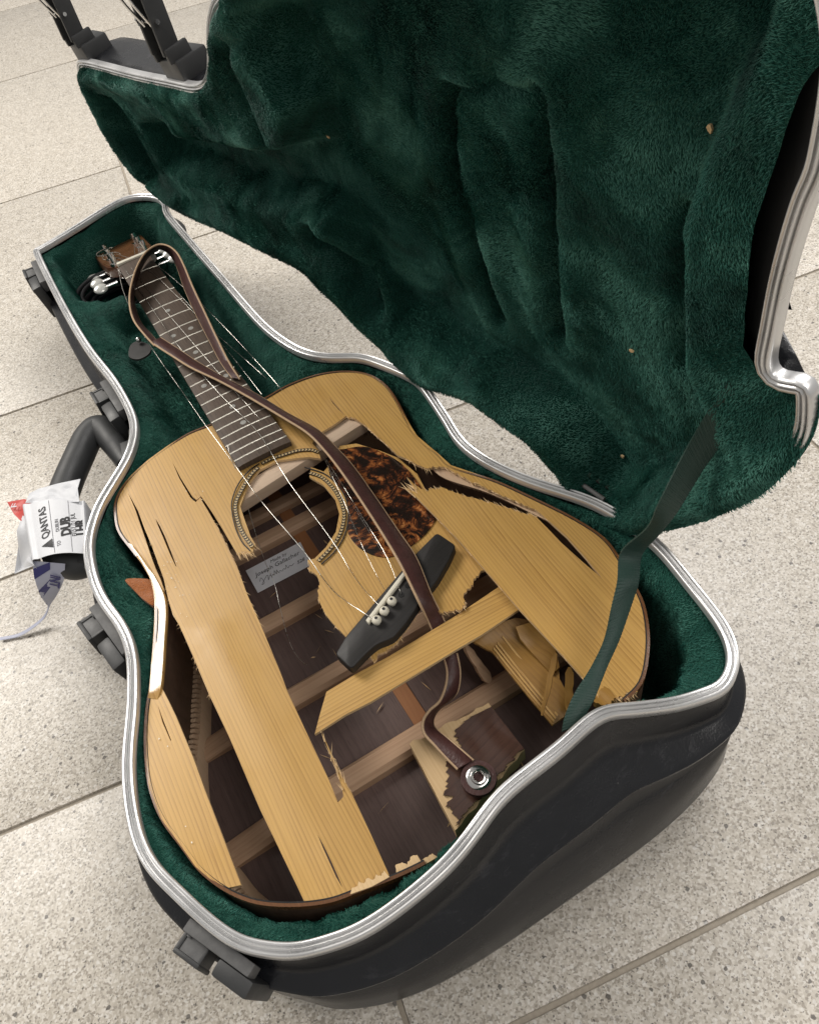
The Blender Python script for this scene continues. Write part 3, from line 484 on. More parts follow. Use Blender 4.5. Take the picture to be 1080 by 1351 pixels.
def make_rosette():
    m, nt, b = mat('rosette_inlay'); uv = N(nt, 'ShaderNodeUVMap'); sep = N(nt, 'ShaderNodeSeparateXYZ'); L(nt, uv.outputs[0], sep.inputs[0])
    s = math_(nt, 'FRACT', math_(nt, 'ADD', math_(nt, 'MULTIPLY', sep.outputs[0], 1 / 3.4), math_(nt, 'MULTIPLY', math_(nt, 'ABSOLUTE', math_(nt, 'SUBTRACT', sep.outputs[1], .5)), .9)))
    k = math_(nt, 'GREATER_THAN', s, .5); ed = math_(nt, 'GREATER_THAN', math_(nt, 'ABSOLUTE', math_(nt, 'SUBTRACT', sep.outputs[1], .5)), .36)
    c = mixc(nt, (.02, .012, .008), (.55, .42, .22), k); c = mixc(nt, c, (.02, .012, .008), ed); L(nt, c, b.inputs['Base Color']); b.inputs['Roughness'].default_value = .35; return m
M['rosette'] = make_rosette()
def make_floor():
    m, nt, b = mat('speckled_stone_tile'); co = worldco(nt, (1, 1, 1))
    info = N(nt, 'ShaderNodeObjectInfo')
    wob = N(nt, 'ShaderNodeTexNoise', i_Scale=420.0, i_Detail=2.0); L(nt, co, wob.inputs['Vector'])
    wv = N(nt, 'ShaderNodeVectorMath', operation='MULTIPLY_ADD'); wv.inputs[1].default_value = (.0022, .0022, .0022); L(nt, wob.outputs['Color'], wv.inputs[0]); L(nt, co, wv.inputs[2]); cw = wv.outputs[0]
    def chips(scale, stops, seed):
        mp = N(nt, 'ShaderNodeMapping'); mp.inputs['Location'].default_value = (seed, seed * .7, seed * 1.3); L(nt, cw, mp.inputs[0])
        v = N(nt, 'ShaderNodeTexVoronoi', feature='F1', i_Scale=scale); L(nt, mp.outputs[0], v.inputs['Vector'])
        sp = N(nt, 'ShaderNodeSeparateColor'); L(nt, v.outputs['Color'], sp.inputs[0]); return sp.outputs[0], v.outputs['Distance']
    r1, d1 = chips(640, None, 1.0); r2, d2 = chips(300, None, 5.0); r3, d3 = chips(760, None, 9.0); r4, d4 = chips(210, None, 13.0)
    big = noise(nt, co, 2.6, 4, .6); mid = noise(nt, co, 36, 5, .65)
    base = ramp(nt, mid, [(.3, (.46, .41, .335)), (.7, (.62, .565, .48))])
    base = mixc(nt, base, (.42, .385, .33), math_(nt, 'MULTIPLY', ramp_f(nt, big, .4, .65, 0, 1), .4))
    mot = noise(nt, co, 95, 4, .6, .5); base = mixc(nt, base, (.33, .295, .245), math_(nt, 'MULTIPLY', ramp_f(nt, mot, .48, .66, 0, 1), .6))
    c = ramp(nt, r1, [(.0, (.20, .175, .145)), (.16, (.27, .24, .20)), (.24, (.46, .42, .36)), (.6, (.58, .54, .475)), (.85, (.72, .685, .63)), (1, (.78, .755, .71))], 'LINEAR')
    c = mixc(nt, base, c, .60)
    gm = math_(nt, 'MULTIPLY', math_(nt, 'LESS_THAN', r2, .16), math_(nt, 'LESS_THAN', d2, .40)); c = mixc(nt, c, (.25, .225, .195), math_(nt, 'MULTIPLY', gm, .55))
    dk = math_(nt, 'MULTIPLY', math_(nt, 'LESS_THAN', r3, .045), math_(nt, 'LESS_THAN', d3, .55)); c = mixc(nt, c, (.05, .044, .04), math_(nt, 'MULTIPLY', dk, .7))
    dk4 = math_(nt, 'MULTIPLY', math_(nt, 'LESS_THAN', r4, .028), math_(nt, 'LESS_THAN', d4, .38)); c = mixc(nt, c, (.07, .063, .057), math_(nt, 'MULTIPLY', dk4, .8))
    wh = math_(nt, 'MULTIPLY', math_(nt, 'GREATER_THAN', r2, .88), math_(nt, 'LESS_THAN', d2, .42)); c = mixc(nt, c, (.76, .74, .70), math_(nt, 'MULTIPLY', wh, .55))
    hsv = N(nt, 'ShaderNodeHueSaturation'); L(nt, c, hsv.inputs['Color']); L(nt, ramp_f(nt, info.outputs['Random'], 0, 1, .86, .96), hsv.inputs['Value'])
    L(nt, hsv.outputs[0], b.inputs['Base Color'])
    L(nt, ramp_f(nt, mid, .3, .7, .30, .46), b.inputs['Roughness']); b.inputs['Specular IOR Level'].default_value = .45
    bump(nt, b, noise(nt, co, 60, 3), .05, .001); return m
M['tile'] = make_floor()
M['grout'] = plain('grout', (.33, .29, .235), .8, nscale=300, namp=.25, bscale=900, bd=.0006)

# ------------------------------------------------------------------ the floor: tiles laid at a slant, joints recessed
floor = link('floor', mesh('floor', [(-9, -9, -.0025), (9, -9, -.0025), (9, 9, -.0025), (-9, 9, -.0025)], [(0, 1, 2, 3)]), M['grout']); tag(floor, 'grout bed between the speckled stone floor tiles', kind='structure')
TA = math.radians(-8.5); tdir = Vector((math.cos(TA), math.sin(TA), 0)); ndir = Vector((-math.sin(TA), math.cos(TA), 0))
TW, TH_, JO = .610, .3065, .0044
tile_cache = {}
def tile_mesh(w, h):
    key = (round(w, 4), round(h, 4))
    if key not in tile_cache:
        bmt = bmesh.new(); box_bm(bmt, (0, 0, -.004), (w - JO, h - JO, .008), None, .0009); me = bm_mesh(bmt, 'tile', 40); me.materials.append(M['tile']); tile_cache[key] = me
    return tile_cache[key]
for i in range(-5, 6):
    if i == -1: js = [-2.78, -2.17, -1.56, -.948, -.643, -.338, -.033, .640, 1.330, 1.95, 2.56, 3.17, 3.78, 4.39]
    else: js = [-.338 + .610 * k - (.305 if i % 2 else 0) * (i < -1) for k in range(-4, 9)]
    for n0, n1 in zip(js[:-1], js[1:]):
        c = tdir * (.012 + TW * (i + .5)) + ndir * ((n0 + n1) / 2)
        o = bpy.data.objects.new('tile', tile_mesh(TW, n1 - n0)); COL.objects.link(o); o.location = (c.x, c.y, 0); o.rotation_euler = (0, 0, TA); o.parent = floor

# ------------------------------------------------------------------ the case
case = thing('guitar_case', 'open hard guitar case with green plush lining and silver rim on the floor', 'guitar case', W((0, -400, -FLOOR_DROP)))
RIM = smooth_loop(resample(catmull(D['rim'], 6, True), 5.0, True), 5)
if area2(RIM) < 0: RIM = RIM[::-1].copy()
RN = outward(RIM)
def Ytail(x): return -905 + (abs(x - 20) / 175.0) ** 4 * 26
RLOW = RIM.copy()
tailmask = (RIM[:, 1] < -840) & (np.abs(RIM[:, 0] - 10) < 175)
RLOW[tailmask, 1] = np.minimum(RIM[tailmask, 1], Ytail(RIM[tailmask, 0])); RLOW = smooth_loop(RLOW, 6); RLOW[:, 2] = 10
RNL = outward(RLOW)
prof0 = [(-12.5, -9), (-12.5, -1.2), (-11.6, -.2), (-10.2, 0), (-9.2, -.5), (-8.8, -3.2), (-7.7, -3.2), (-7.2, -.4), (-6.0, .5), (-4.8, -.4), (-4.5, -3.2), (-3.4, -3.2), (-3.0, -.6), (-1.6, .1), (-.3, -.8), (0, -2.2), (.2, -9.5), (-.6, -11), (-2.2, -11.3)]
prof = [(o * .72, z * .78) for o, z in prof0]
rings = [[W((q[0] + n[0] * o, q[1] + n[1] * o, q[2] + z)) for q, n in zip(RIM, RN)] for o, z in prof]
v, f = loft(rings); link('rim', fix_normals(mesh('rim', v, f, 50)), M['rim'], case)
# outer shell of the bottom half
lev = [(0, -1.6, -8.0, 0), (0, -1.2, -14, 0), (.05, -.6, -24, 0), (.09, -.4, -32, 0), (.13, .3, -37, 0), (.20, 2.0, -39, 0), (.44, 9.5, -41.5, 0), (.50, 11.5, -44, 0), (.51, 11.0, -47.5, 0), (.53, 6.0, -51, 0), (.57, 4.6, -55, 0), (.70, 5.0, -62, 0), (.78, 8.0, -66, 0), (.9, 7.5, -72, 1), (1, 8, -86, 1), (1, 5, -104, 1), (1, -2, -118, 1), (1, -9, -126, 1), (1, -18, -129.4, 1), (1, -34, -130, 1)]
rings = []
for mix_, o, z, absz in lev:
    ring = []
    for q, n, ql, nl in zip(RIM, RN, RLOW, RNL):
        x = (q[0] + n[0] * o) * (1 - mix_) + (ql[0] + nl[0] * o) * mix_; y = (q[1] + n[1] * o) * (1 - mix_) + (ql[1] + nl[1] * o) * mix_
        zr = q[2] if not absz else 0; zz = z + (q[2] - 10) * (1 - mix_) + (10 if not absz else 0) if not absz else z
        ring.append(W((x, y, zz)))
    rings.append(ring)
v, f = loft(rings, True, False, True); link('bottom_shell', fix_normals(mesh('bottom_shell', v, f, 42)), M['shell'], case)

# plush lining of the bottom: height field inside the rim
BODY = smooth_loop(resample(catmull(D['body'], 5, True), 5.0, True), 2)
if area2(BODY) < 0: BODY = BODY[::-1].copy()
BN = outward(BODY)
def field_mesh(name, contour, step, zfun, to_world, seed=0):
    contour = np.asarray(contour, float); lo, hi = contour[:, :2].min(0), contour[:, :2].max(0)
    gx, gy = np.meshgrid(np.arange(lo[0], hi[0], step), np.arange(lo[1], hi[1], step * .87)); gx[1::2] += step * .5
    P = np.stack([gx.ravel(), gy.ravel()], 1); r = np.random.default_rng(seed); P += r.uniform(-.22, .22, P.shape) * step
    P = P[sdf(P, contour[::2]) < -step * .6]
    pts = [Vector(q) for q in contour[:, :2]] + [Vector(q) for q in P]; n = len(contour)
    v2, e2, f2, *_ = delaunay_2d_cdt(pts, [(i, (i + 1) % n) for i in range(n)], [], 1, 1e-4)
    V = np.array([tuple(q) for q in v2]); z = zfun(V)
    vs_ = to_world(V, z); me = mesh(name, vs_, [tuple(q) for q in f2], 179.5)
    return me, np.array(vs_), np.array([tuple(q) for q in f2 if len(q) == 3])
LINB = smooth_loop(RIM - np.c_[RN * 8.0, np.zeros(len(RN))], 1)
def zbase(V):
    dr = seg_dist(V, LINB[::2]); sg = sdf(V, BODY[::2]); x, y = V[:, 0], V[:, 1]
    # rim height near the edge (the tail edge of the case stands higher)
    idx = np.argmin((V[:, None, 0] - LINB[None, ::6, 0]) ** 2 + (V[:, None, 1] - LINB[None, ::6, 1]) ** 2, 1); zr = LINB[::6, 2][idx] - 10
    gap = 3 + 22 * np.exp(-(((x - 185) / 60) ** 2 + ((y + 840) / 70) ** 2)) + 3 * vnoise(V, .02, 3)
    body = sstep(gap + 4, gap - 5, sg) * sstep(1, 9, dr)                              # 1 inside the body cavity
    lip = zr + .5 - 17 * sstep(0, 30, dr) + 2.5 * vnoise(V, .03, 5)
    # neck channel, head compartment and neck rest
    ncx = np.where(x < -4, (x + 4) / (62 - 10 * sstep(-120, 60, y)), (x + 4) / (60 - 8 * sstep(-120, 60, y)))
    neck = sstep(1.15, .82, np.abs(ncx)) * sstep(-352, -375, -y * -1 * -1) if False else sstep(1.18, .80, np.abs(ncx)) * sstep(-385, -350, y) * sstep(2, 24, dr)
    zneck = -46 + 3 * vnoise(V, .025, 8)
    rest = np.exp(-(((y + 46) / 28) ** 4)) * sstep(20, 34, np.abs(x + 2)); zneck = zneck + 30 * rest
    head = sstep(-16, 8, y) * sstep(10, 32, dr); zneck = zneck * (1 - head) - 98 * head
    z = lip * (1 - neck) + zneck * neck
    hb = head * (1 - neck); z = z * (1 - hb) + (-98) * hb
    z = z * (1 - body) + (-116) * body
    return z + 1.2 * vnoise(V, .08, 1)
def w_base(V, z): return [W((x, y, h)) for (x, y), h in zip(V, z)]
me, lbV, lbF = field_mesh('lining', LINB, 5.0, zbase, w_base, 1)
lining = link('lining', me, M['plush'], case)

# ---- lid: hinged along a straight line that touches the head, the upper and the lower bout
HF = D['hingeframe']; HA = np.array(HF['A']); HU = np.array(HF['u']); HW0 = np.array(HF['w0']); th = math.radians(HF['th'])
HW = HW0 * math.cos(th) + np.array([0, 0, 1]) * math.sin(th); HN = -HW0 * math.sin(th) + np.array([0, 0, 1]) * math.cos(th)
def LW(a, b, d): return W(HA + HU * a + HW * b + HN * d)
LID = smooth_loop(resample(catmull(D['lid'], 6, True), 5.0, True), 1)
if area2(LID) < 0: LID = LID[::-1].copy()
LN = outward(LID)
rings = [[LW(q[0] + n[0] * (o + 3), q[1] + n[1] * (o + 3), -z) for q, n in zip(LID, LN)] for o, z in prof]
v, f = loft(rings); link('lid_rim', fix_normals(mesh('lid_rim', v, f, 50)), M['rim'], case)
lidlev = [(-5, 7), (1, 11.5), (2.2, 18), (3, 34), (4, 48), (1, 62), (-6, 71), (-18, 76), (-34, 77)]
tap = [58 * float(sstep(870, 935, q[0])) * float(sstep(430, 385, q[1])) * float(sstep(60, 150, q[1])) for q, n in zip(LID, LN)]
rings = [[LW(q[0] + n[0] * o - tp * min(1.0, max(0, d - 6) / 40), q[1] + n[1] * o, d) for q, n, tp in zip(LID, LN, tap)] for o, d in lidlev]
v, f = loft(rings, True, False, True); link('lid_shell', fix_normals(mesh('lid_shell', v, f, 60)), M['shell'], case)
fl = [i for i in range(len(LID)) if LID[i, 0] > 880 and 205 < LID[i, 1] < 405]
f0 = next(i for i in fl if (i - 1) % len(LID) not in fl); fl = sorted(fl, key=lambda i: (i - f0) % len(LID))
rows = [[LW(LID[i, 0] + LN[i, 0] * o, LID[i, 1] + LN[i, 1] * o, d) for o, d in ((-4, 7), (-14, 15), (-26, 22), (-34, 30))] for i in fl]
v, f = loft(rows, False); link('lid_flange', fix_normals(mesh('lid_flange', v, f, 60)), M['black_part'], case)
LLI = smooth_loop(resample(catmull(D['lid_lining'], 6, True), 5.0, True), 1)
if area2(LLI) < 0: LLI = LLI[::-1].copy()
LLN = outward(LLI); hs_ = np.maximum(sstep(170, 110, LLI[:, 1]) * sstep(-20, 40, LLI[:, 0]), sstep(740, 800, LLI[:, 0]) * sstep(239, 234, LLI[:, 1])); LLI = LLI + LLN * (-3.0 + 7.5 * hs_)[:, None]
def dlid(V):
    dr = seg_dist(V, LLI[::2]); a, b = V[:, 0], V[:, 1]; hse = np.maximum(sstep(170, 110, b) * sstep(-20, 40, a), sstep(740, 800, a) * sstep(239, 234, b))
    d = -3 - 6 * np.sin(np.clip(dr / 26, 0, 1) * math.pi) + 5 * sstep(0, 40, dr) + 2 * vnoise(V, .02, 2)
    d = np.where(dr < 5, d * dr / 5 + (6 - 11 * hse) * (1 - dr / 5), d)
    tl_ = sstep(860, 930, a) * sstep(150, 260, b); d = d * (1 - tl_) + (9 + 4 * sstep(0, 30, dr)) * tl_
    cav = sdf(V, np.array(D['lid_cav'])); k = sstep(9, -18, cav) * sstep(6, 30, dr)
    deep = 40 + 8 * sstep(250, 480, a) + 4 * vnoise(V, .012, 4) + 2.5 * vnoise(V, .035, 6)
    d = d * (1 - k) + deep * k
    pad = sdf(V, np.array(D['lid_pad'])); kp = sstep(6, -7, pad); d = d * (1 - kp) + (-5 + 3 * vnoise(V, .03, 9)) * kp
    hs = sdf(V, np.array(D['lid_headslot'])); ks = sstep(4, -5, hs); d = d * (1 - ks) + 56 * ks
    def groove(key, w, dep):
        q = seg_dist(V, np.array(D[key]), False); return dep * np.exp(-(q / w) ** 2) * sstep(6, 24, dr)
    d = d + groove('lid_groove1', 14, 36) + groove('lid_groove2', 12, 26) + groove('lid_cr1', 5.5, 20) + groove('lid_cr2', 5.5, 20) + groove('lid_cr3', 6, 10) + groove('lid_cr4', 8, 16) + groove('lid_cr5', 9, 16)
    # the padded panel between the creases bulges a little
    q = seg_dist(V, np.array(D['lid_cr1']), False); d = d - 6 * np.exp(-((q - 22) / 16) ** 2) * k
    q = seg_dist(V, np.array(D['lid_cr2']), False); d = d - 6 * np.exp(-((q - 20) / 14) ** 2) * k
    return np.minimum(d + 1.2 * vnoise(V, .09, 3), 68)
def w_lid(V, d): return [LW(a, b, h) for (a, b), h in zip(V, d)]
me, llV, llF = field_mesh('lid_lining', LLI, 5.0, dlid, w_lid, 2)
lid_lining = link('lid_lining', me, M['plush'], case)

def pile(name, V, F, count, length, parent, seed, flip_to):
    """short plush pile: every fibre a curve, leaning with a brushed, patchy nap"""
    r = np.random.default_rng(seed); V = np.asarray(V, float)
    a, b, c = V[F[:, 0]], V[F[:, 1]], V[F[:, 2]]; n = np.cross(b - a, c - a); ar = np.linalg.norm(n, axis=1); n /= np.maximum(ar[:, None], 1e-12)
    n *= np.sign((n @ np.array(flip_to)))[:, None]
    # smooth normals
    vn = np.zeros_like(V)
    for k in range(3): np.add.at(vn, F[:, k], n * ar[:, None])
    vn /= np.maximum(np.linalg.norm(vn, axis=1, keepdims=True), 1e-12)
    # fibres only on faces that are seen from the front half
    t = r.choice(len(F), count, p=ar / ar.sum()); u1 = np.sqrt(r.random(count)); u2 = r.random(count)
    w = np.stack([1 - u1, u1 * (1 - u2), u1 * u2], 1)
    P = (V[F[t]] * w[:, :, None]).sum(1); Nn = (vn[F[t]] * w[:, :, None]).sum(1); Nn /= np.maximum(np.linalg.norm(Nn, axis=1, keepdims=True), 1e-9)
    # nap field: per-vertex smooth noise vector
    nap = np.array([mnoise.noise_vector(Vector(q) * 9.0) + mnoise.noise_vector(Vector(q) * 24.0) * .6 + mnoise.noise_vector(Vector(q) * 60.0) * .3 for q in V])
    D_ = (nap[F[t]] * w[:, :, None]).sum(1) * 1.9 + r.normal(0, .20, (count, 3)) + np.array([0, 0, -.25])
    D_ -= Nn * (D_ * Nn).sum(1, keepdims=True); ln = length * r.uniform(.6, 1.15, count)[:, None]
    d1 = Nn * 1.0 + D_ * .45; d1 /= np.linalg.norm(d1, axis=1, keepdims=True); d2 = Nn * .40 + D_ * 1.15; d2 /= np.linalg.norm(d2, axis=1, keepdims=True)
    pts = np.stack([P, P + d1 * ln * .5, P + d1 * ln * .5 + d2 * ln * .5], 1).reshape(-1, 3).astype(np.float32)
    hc = bpy.data.hair_curves.new(name); hc.add_curves([3] * count)
    hc.attributes['position'].data.foreach_set('vector', pts.ravel())
    ra = hc.attributes.get('radius') or hc.attributes.new('radius', 'FLOAT', 'POINT')
    ra.data.foreach_set('value', np.tile(np.array([.00024, .00021, .00008], np.float32), count))
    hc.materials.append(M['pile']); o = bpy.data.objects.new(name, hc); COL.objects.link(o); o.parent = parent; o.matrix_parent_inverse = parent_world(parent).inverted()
    tag(o, kind='stuff'); return o
if 1.0:
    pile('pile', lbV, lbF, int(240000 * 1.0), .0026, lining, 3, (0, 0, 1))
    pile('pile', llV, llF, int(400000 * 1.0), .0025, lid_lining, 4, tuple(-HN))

# latch catches along the latch side of the bottom
def rim_at(x, y):
    i = int(np.argmin((RIM[:, 0] - x) ** 2 + (RIM[:, 1] - y) ** 2)); return RIM[i], RN[i]
def frame(q, n, z):
    o = W((q[0], q[1], z)); nn = Vector((n[0], n[1], 0)); t = Vector((0, 0, 1)).cross(nn)
    M4 = Matrix((( t.x, nn.x, 0, o.x), (t.y, nn.y, 0, o.y), (t.z, nn.z, 1, o.z), (0, 0, 0, 1))); return M4
def catch(x, y, flip=1, sc_=1.0):
    q, n = rim_at(x, y); F4 = frame(q, n, 0) @ Matrix.Diagonal((sc_, sc_, sc_, 1))
    root = link('latch_catch', box_mesh('latch_catch', [((0, .004, -.010), (.066, .010, .016), .0015), ((-.022 * flip, .012, -.012), (.024, .022, .004), .001)], F4), M['grey_part'], case)
    link('tab', box_mesh('tab', [((-.020 * flip, .0225, -.021), (.026, .004, .026), .0015), ((-.031 * flip, .012, -.020), (.003, .022, .022), .001), ((-.009 * flip, .012, -.020), (.003, .022, .022), .001)], F4), M['black_part'], root)
    link('plate', box_mesh('plate', [((.022 * flip, .016, -.027), (.034, .013, .050), .003)], F4 @ Matrix.Rotation(math.radians(-8), 4, 'X')), M['black_part'], root)
    for s in (-.028, .028):
        bm = bmesh.new(); cyl_bm(bm, (s, .0085, -.010), (s, .0105, -.010), .0024, 10); bmesh.ops.transform(bm, matrix=F4, verts=bm.verts); link('rivet', bm_mesh(bm, 'rivet'), M['grey_part'], root)
for x_, y_, fl in ((-106, 88, 1), (-96, -245, 1), (-182, -552, 1)): catch(x_, y_, fl)
catch(-194, -834, 1, .84)
# carrying handle on the latch side
hp = catmull(D['handle'], 6); hr = np.interp(np.arange(len(hp)), [0, 6, 12, len(hp) - 13, len(hp) - 7, len(hp) - 1], [11, 14, 16, 16, 14, 11])
handle = link('handle', wtube(hp, hr, seg=18, name='handle'), M['black_part'], case)
for (x, y) in ((-103, -318), (-180, -440)):
    q, n = rim_at(x, y); F4 = frame(q, n, -34); link('handle_bracket', box_mesh('handle_bracket', [((0, .004, 0), (.052, .012, .034), .003), ((0, .014, 0), (.026, .016, .026), .003)], F4), M['black_part'], handle)
# lid latches near the head, swung open, on the outer wall of the lid
def lid_latch(a, b, nb):
    """a,b: place on the lid rim; nb: outward direction in lid coords"""
    o = LW(a, b, 4); X = Vector(HU); Y = Vector(HU * nb[0] + HW * nb[1]); X = Vector(HU * nb[1] - HW * nb[0]); Z = Vector(HN)
    F4 = Matrix(((X.x, Y.x, Z.x, o.x), (X.y, Y.y, Z.y, o.y), (X.z, Y.z, Z.z, o.z), (0, 0, 0, 1)))
    root = link('lid_latch', box_mesh('lid_latch', [((0, .010, .018), (.046, .022, .036), .0025), ((-.017, .026, .010), (.006, .014, .026), .002), ((.017, .026, .010), (.006, .014, .026), .002)], F4), M['black_part'], case)
    R1 = F4 @ Matrix.Translation((0, .024, .010)) @ Matrix.Rotation(math.radians(8), 4, 'X')
    link('lever', box_mesh('lever', [((0, .040, 0), (.028, .080, .012), .003), ((-.015, .038, -.006), (.005, .074, .018), .0015), ((.015, .038, -.006), (.005, .074, .018), .0015), ((0, .070, -.008), (.040, .026, .024), .003)], R1), M['black_part'], root)
    bm = bmesh.new(); cyl_bm(bm, (-.022, .030, -.010), (.022, .030, -.010), .0022, 10); cyl_bm(bm, (-.024, .030, -.010), (-.020, .030, -.010), .005, 12); bmesh.ops.transform(bm, matrix=R1, verts=bm.verts)
    link('pivot_pin', bm_mesh(bm, 'pivot_pin'), M['chrome'], root)
    w = [R1 @ Vector(q) for q in ((-.010, .026, -.012), (-.011, .052, -.024), (-.010, .074, -.026), (.010, .074, -.026), (.011, .052, -.024), (.010, .026, -.012))]
    link('wire_bail', tube_mesh(catmull([tuple(q) for q in w], 4), .0014, 8, 'wire_bail'), M['chrome'], root)
    bm = bmesh.new(); cyl_bm(bm, (.012, .0205, .022), (.012, .0225, .022), .003, 10); bmesh.ops.transform(bm, matrix=F4, verts=bm.verts); link('rivet', bm_mesh(bm, 'rivet'), M['chrome'], root)
lid_latch(0, 200, (-.12, 1)); lid_latch(285, 240, (-.14, 1))
i_ = int(np.argmin((LID[:, 0] - 428) ** 2 + (LID[:, 1] - 322) ** 2)); on = LN[i_]; q0 = LID[i_]
bm = bmesh.new(); cyl_bm(bm, LW(q0[0] + on[0] * 2, q0[1] + on[1] * 2, 24), LW(q0[0] + on[0] * 15, q0[1] + on[1] * 15, 24), .0085, 20); cyl_bm(bm, LW(q0[0] + on[0] * 15, q0[1] + on[1] * 15, 24), LW(q0[0] + on[0] * 18, q0[1] + on[1] * 18, 24), .0062, 20)
lock = link('key_lock', bm_mesh(bm, 'key_lock'), M['chrome'], case)
bm = bmesh.new(); cyl_bm(bm, LW(q0[0] + on[0] * 1, q0[1] + on[1] * 1, 24), LW(q0[0] + on[0] * 5, q0[1] + on[1] * 5, 24), .0150, 20); link('lock_plate', bm_mesh(bm, 'lock_plate'), M['black_part'], lock)
# hinges
for a in (12, 572, 806):
    bm = bmesh.new(); p0, p1 = LW(a - 12, 1, 5), LW(a + 12, 1, 5); cyl_bm(bm, p0, p1, .0020, 12)
    h = link('hinge', bm_mesh(bm, 'hinge'), M['grey_part'], case)
    for s in (-10, 0, 10):
        bm = bmesh.new(); cyl_bm(bm, LW(a + s, 9, 11), LW(a + s, 9, 13.5), .0022, 10); link('screw', bm_mesh(bm, 'screw'), M['chrome'], h)
# lid stay: flat dark green webbing from the lid down to the tail of the case
E1, E2 = D['web']
stay = link('webbing_stay', ribbon_mesh('webbing_stay', E1, E2, 1.6, 10), M['web'], case)
a_, b_ = catmull(E1, 26), catmull(E2, 26); bmv, bmf = [], []
m_ = len(a_); acc = 0
ribs = []
L_ = np.r_[0, np.cumsum(np.linalg.norm(np.diff((a_ + b_) / 2, axis=0), axis=1))]; s = 1.5
while s < L_[-1]:
    i = min(int(np.searchsorted(L_, s)), m_ - 2); t = (a_[i + 1] + b_[i + 1] - a_[i] - b_[i]); t /= np.linalg.norm(t); w_ = b_[i] - a_[i]; nn = np.cross(t, w_); nn /= np.linalg.norm(nn)
    base = len(bmv)
    for q in (a_[i] * 1.004 - b_[i] * .004, b_[i] * 1.004 - a_[i] * .004):
        for (tt, hh) in ((-.9, .5), (0, .97), (.9, .5), (.9, -.5), (0, -.97), (-.9, -.5)): bmv.append(W(q + t * tt + nn * hh))
    for k in range(6): bmf.append((base + k, base + (k + 1) % 6, base + 6 + (k + 1) % 6, base + 6 + k))
    bmf.append(tuple(base + k for k in range(6))); bmf.append(tuple(base + 6 + k for k in range(6))); s += 2.1
o = link('weave_rib', fix_normals(mesh('weave_rib', bmv, bmf, 30)), M['web'], stay); tag(o, kind='stuff')

# ------------------------------------------------------------------ the smashed guitar
gtr = thing('acoustic_guitar', 'smashed acoustic guitar with splintered spruce top lying in the open green case', 'guitar', W((0, -620, -100)))
ZB = -100.0
# back plate and its braces
back = plate('back', [(q[0] - n[0] * 1.5, q[1] - n[1] * 1.5, ZB) for q, n in zip(BODY[::3], BN[::3])], 3.0, M['rosewood'], gtr)
def xspan(y, inset=7):
    xs = []
    for p0, p1 in zip(BODY, np.roll(BODY, -1, 0)):
        if (p0[1] > y) != (p1[1] > y): xs.append(p0[0] + (p1[0] - p0[0]) * (y - p0[1]) / (p1[1] - p0[1]))
    return min(xs) + inset, max(xs) - inset
for y, w_, h_ in ((-425, 17, 10), (-463, 18, 13), (-562, 18, 13), (-648, 20, 13), (-744, 22, 14)):
    x0, x1 = xspan(y); n = 24; rows = []
    for i in range(n + 1):
        t = i / n; x = x0 + (x1 - x0) * t; hh = h_ * min(1, .25 + 6 * min(t, 1 - t))
        rows.append([W((x, y - w_ / 2, ZB - .3)), W((x, y - w_ / 2, ZB + hh * .68)), W((x, y - w_ * .32, ZB + hh * .95)), W((x, y, ZB + hh)), W((x, y + w_ * .32, ZB + hh * .95)), W((x, y + w_ / 2, ZB + hh * .68)), W((x, y + w_ / 2, ZB - .3))])
    v, f = loft(rows, False); c = W(((x0 + x1) / 2, y, ZB)); R_ = Matrix.Rotation(math.pi / 2, 4, 'Z')
    me = fix_normals(mesh('back_brace', [(R_.inverted() @ (q - c)) for q in v], f, 25)); me.materials.append(M['brace'])
    o = bpy.data.objects.new('back_brace', me); COL.objects.link(o); o.location = c; o.rotation_euler = (0, 0, math.pi / 2); o.parent = back; o.matrix_parent_inverse = parent_world(back).inverted()
ys = [-372] + [b[0] for b in ((-425, 17, 10), (-463, 18, 13), (-562, 18, 13), (-648, 20, 13), (-744, 22, 14))] + [-840]
for i in range(len(ys) - 1):
    y0, y1 = ys[i] - (9 if i else 0), ys[i + 1] + 9
    if y0 - y1 < 8: continue
    plate('center_strip', [(-7, y1, ZB + 1.9), (7, y1, ZB + 1.9), (7, y0, ZB + 1.9), (-7, y0, ZB + 1.9)], 2.1, M['cedar'], back)
# sides: bent rosewood, broken away at the tail and at the bass waist
def gap_at(q):
    x, y = q[0], q[1]
    if y < -830 and -57 < x < 112: return True
    return False
keep = [not gap_at(q) for q in BODY]; nB = len(BODY)
start = next(i for i in range(nB) if not keep[i - 1] and keep[i]); seq = [(start + i) % nB for i in range(nB) if keep[(start + i) % nB]]
def side_top(q):   # broken low at the bass waist
    x, y = q[0], q[1]; t = 0.0
    if x < 0: t = -34 * math.exp(-((y + 520) / 28) ** 2) * (1 + .35 * math.sin(y * .7))
    return t
rows = []
for i in seq:
    q, n = BODY[i], BN[i]; t = side_top(q)
    rows.append([W((q[0] - n[0] * 3.0, q[1] - n[1] * 3.0, ZB + 1)), W((q[0] - n[0] * 3.0, q[1] - n[1] * 3.0, -3.2 + t)), W((q[0] - n[0] * .4, q[1] - n[1] * .4, -3.2 + t)), W((q[0] - n[0] * .4, q[1] - n[1] * .4, ZB - 3))])
v, f = loft(rows, True, True, True)
cside = W((0, -620, -50)); R_ = Matrix.Rotation(math.pi / 2, 4, 'X')
side = link('side', fix_normals(mesh('side', v, f, 40)), M['rosewood_side'] if 'rosewood_side' in M else M['rosewood'], gtr)
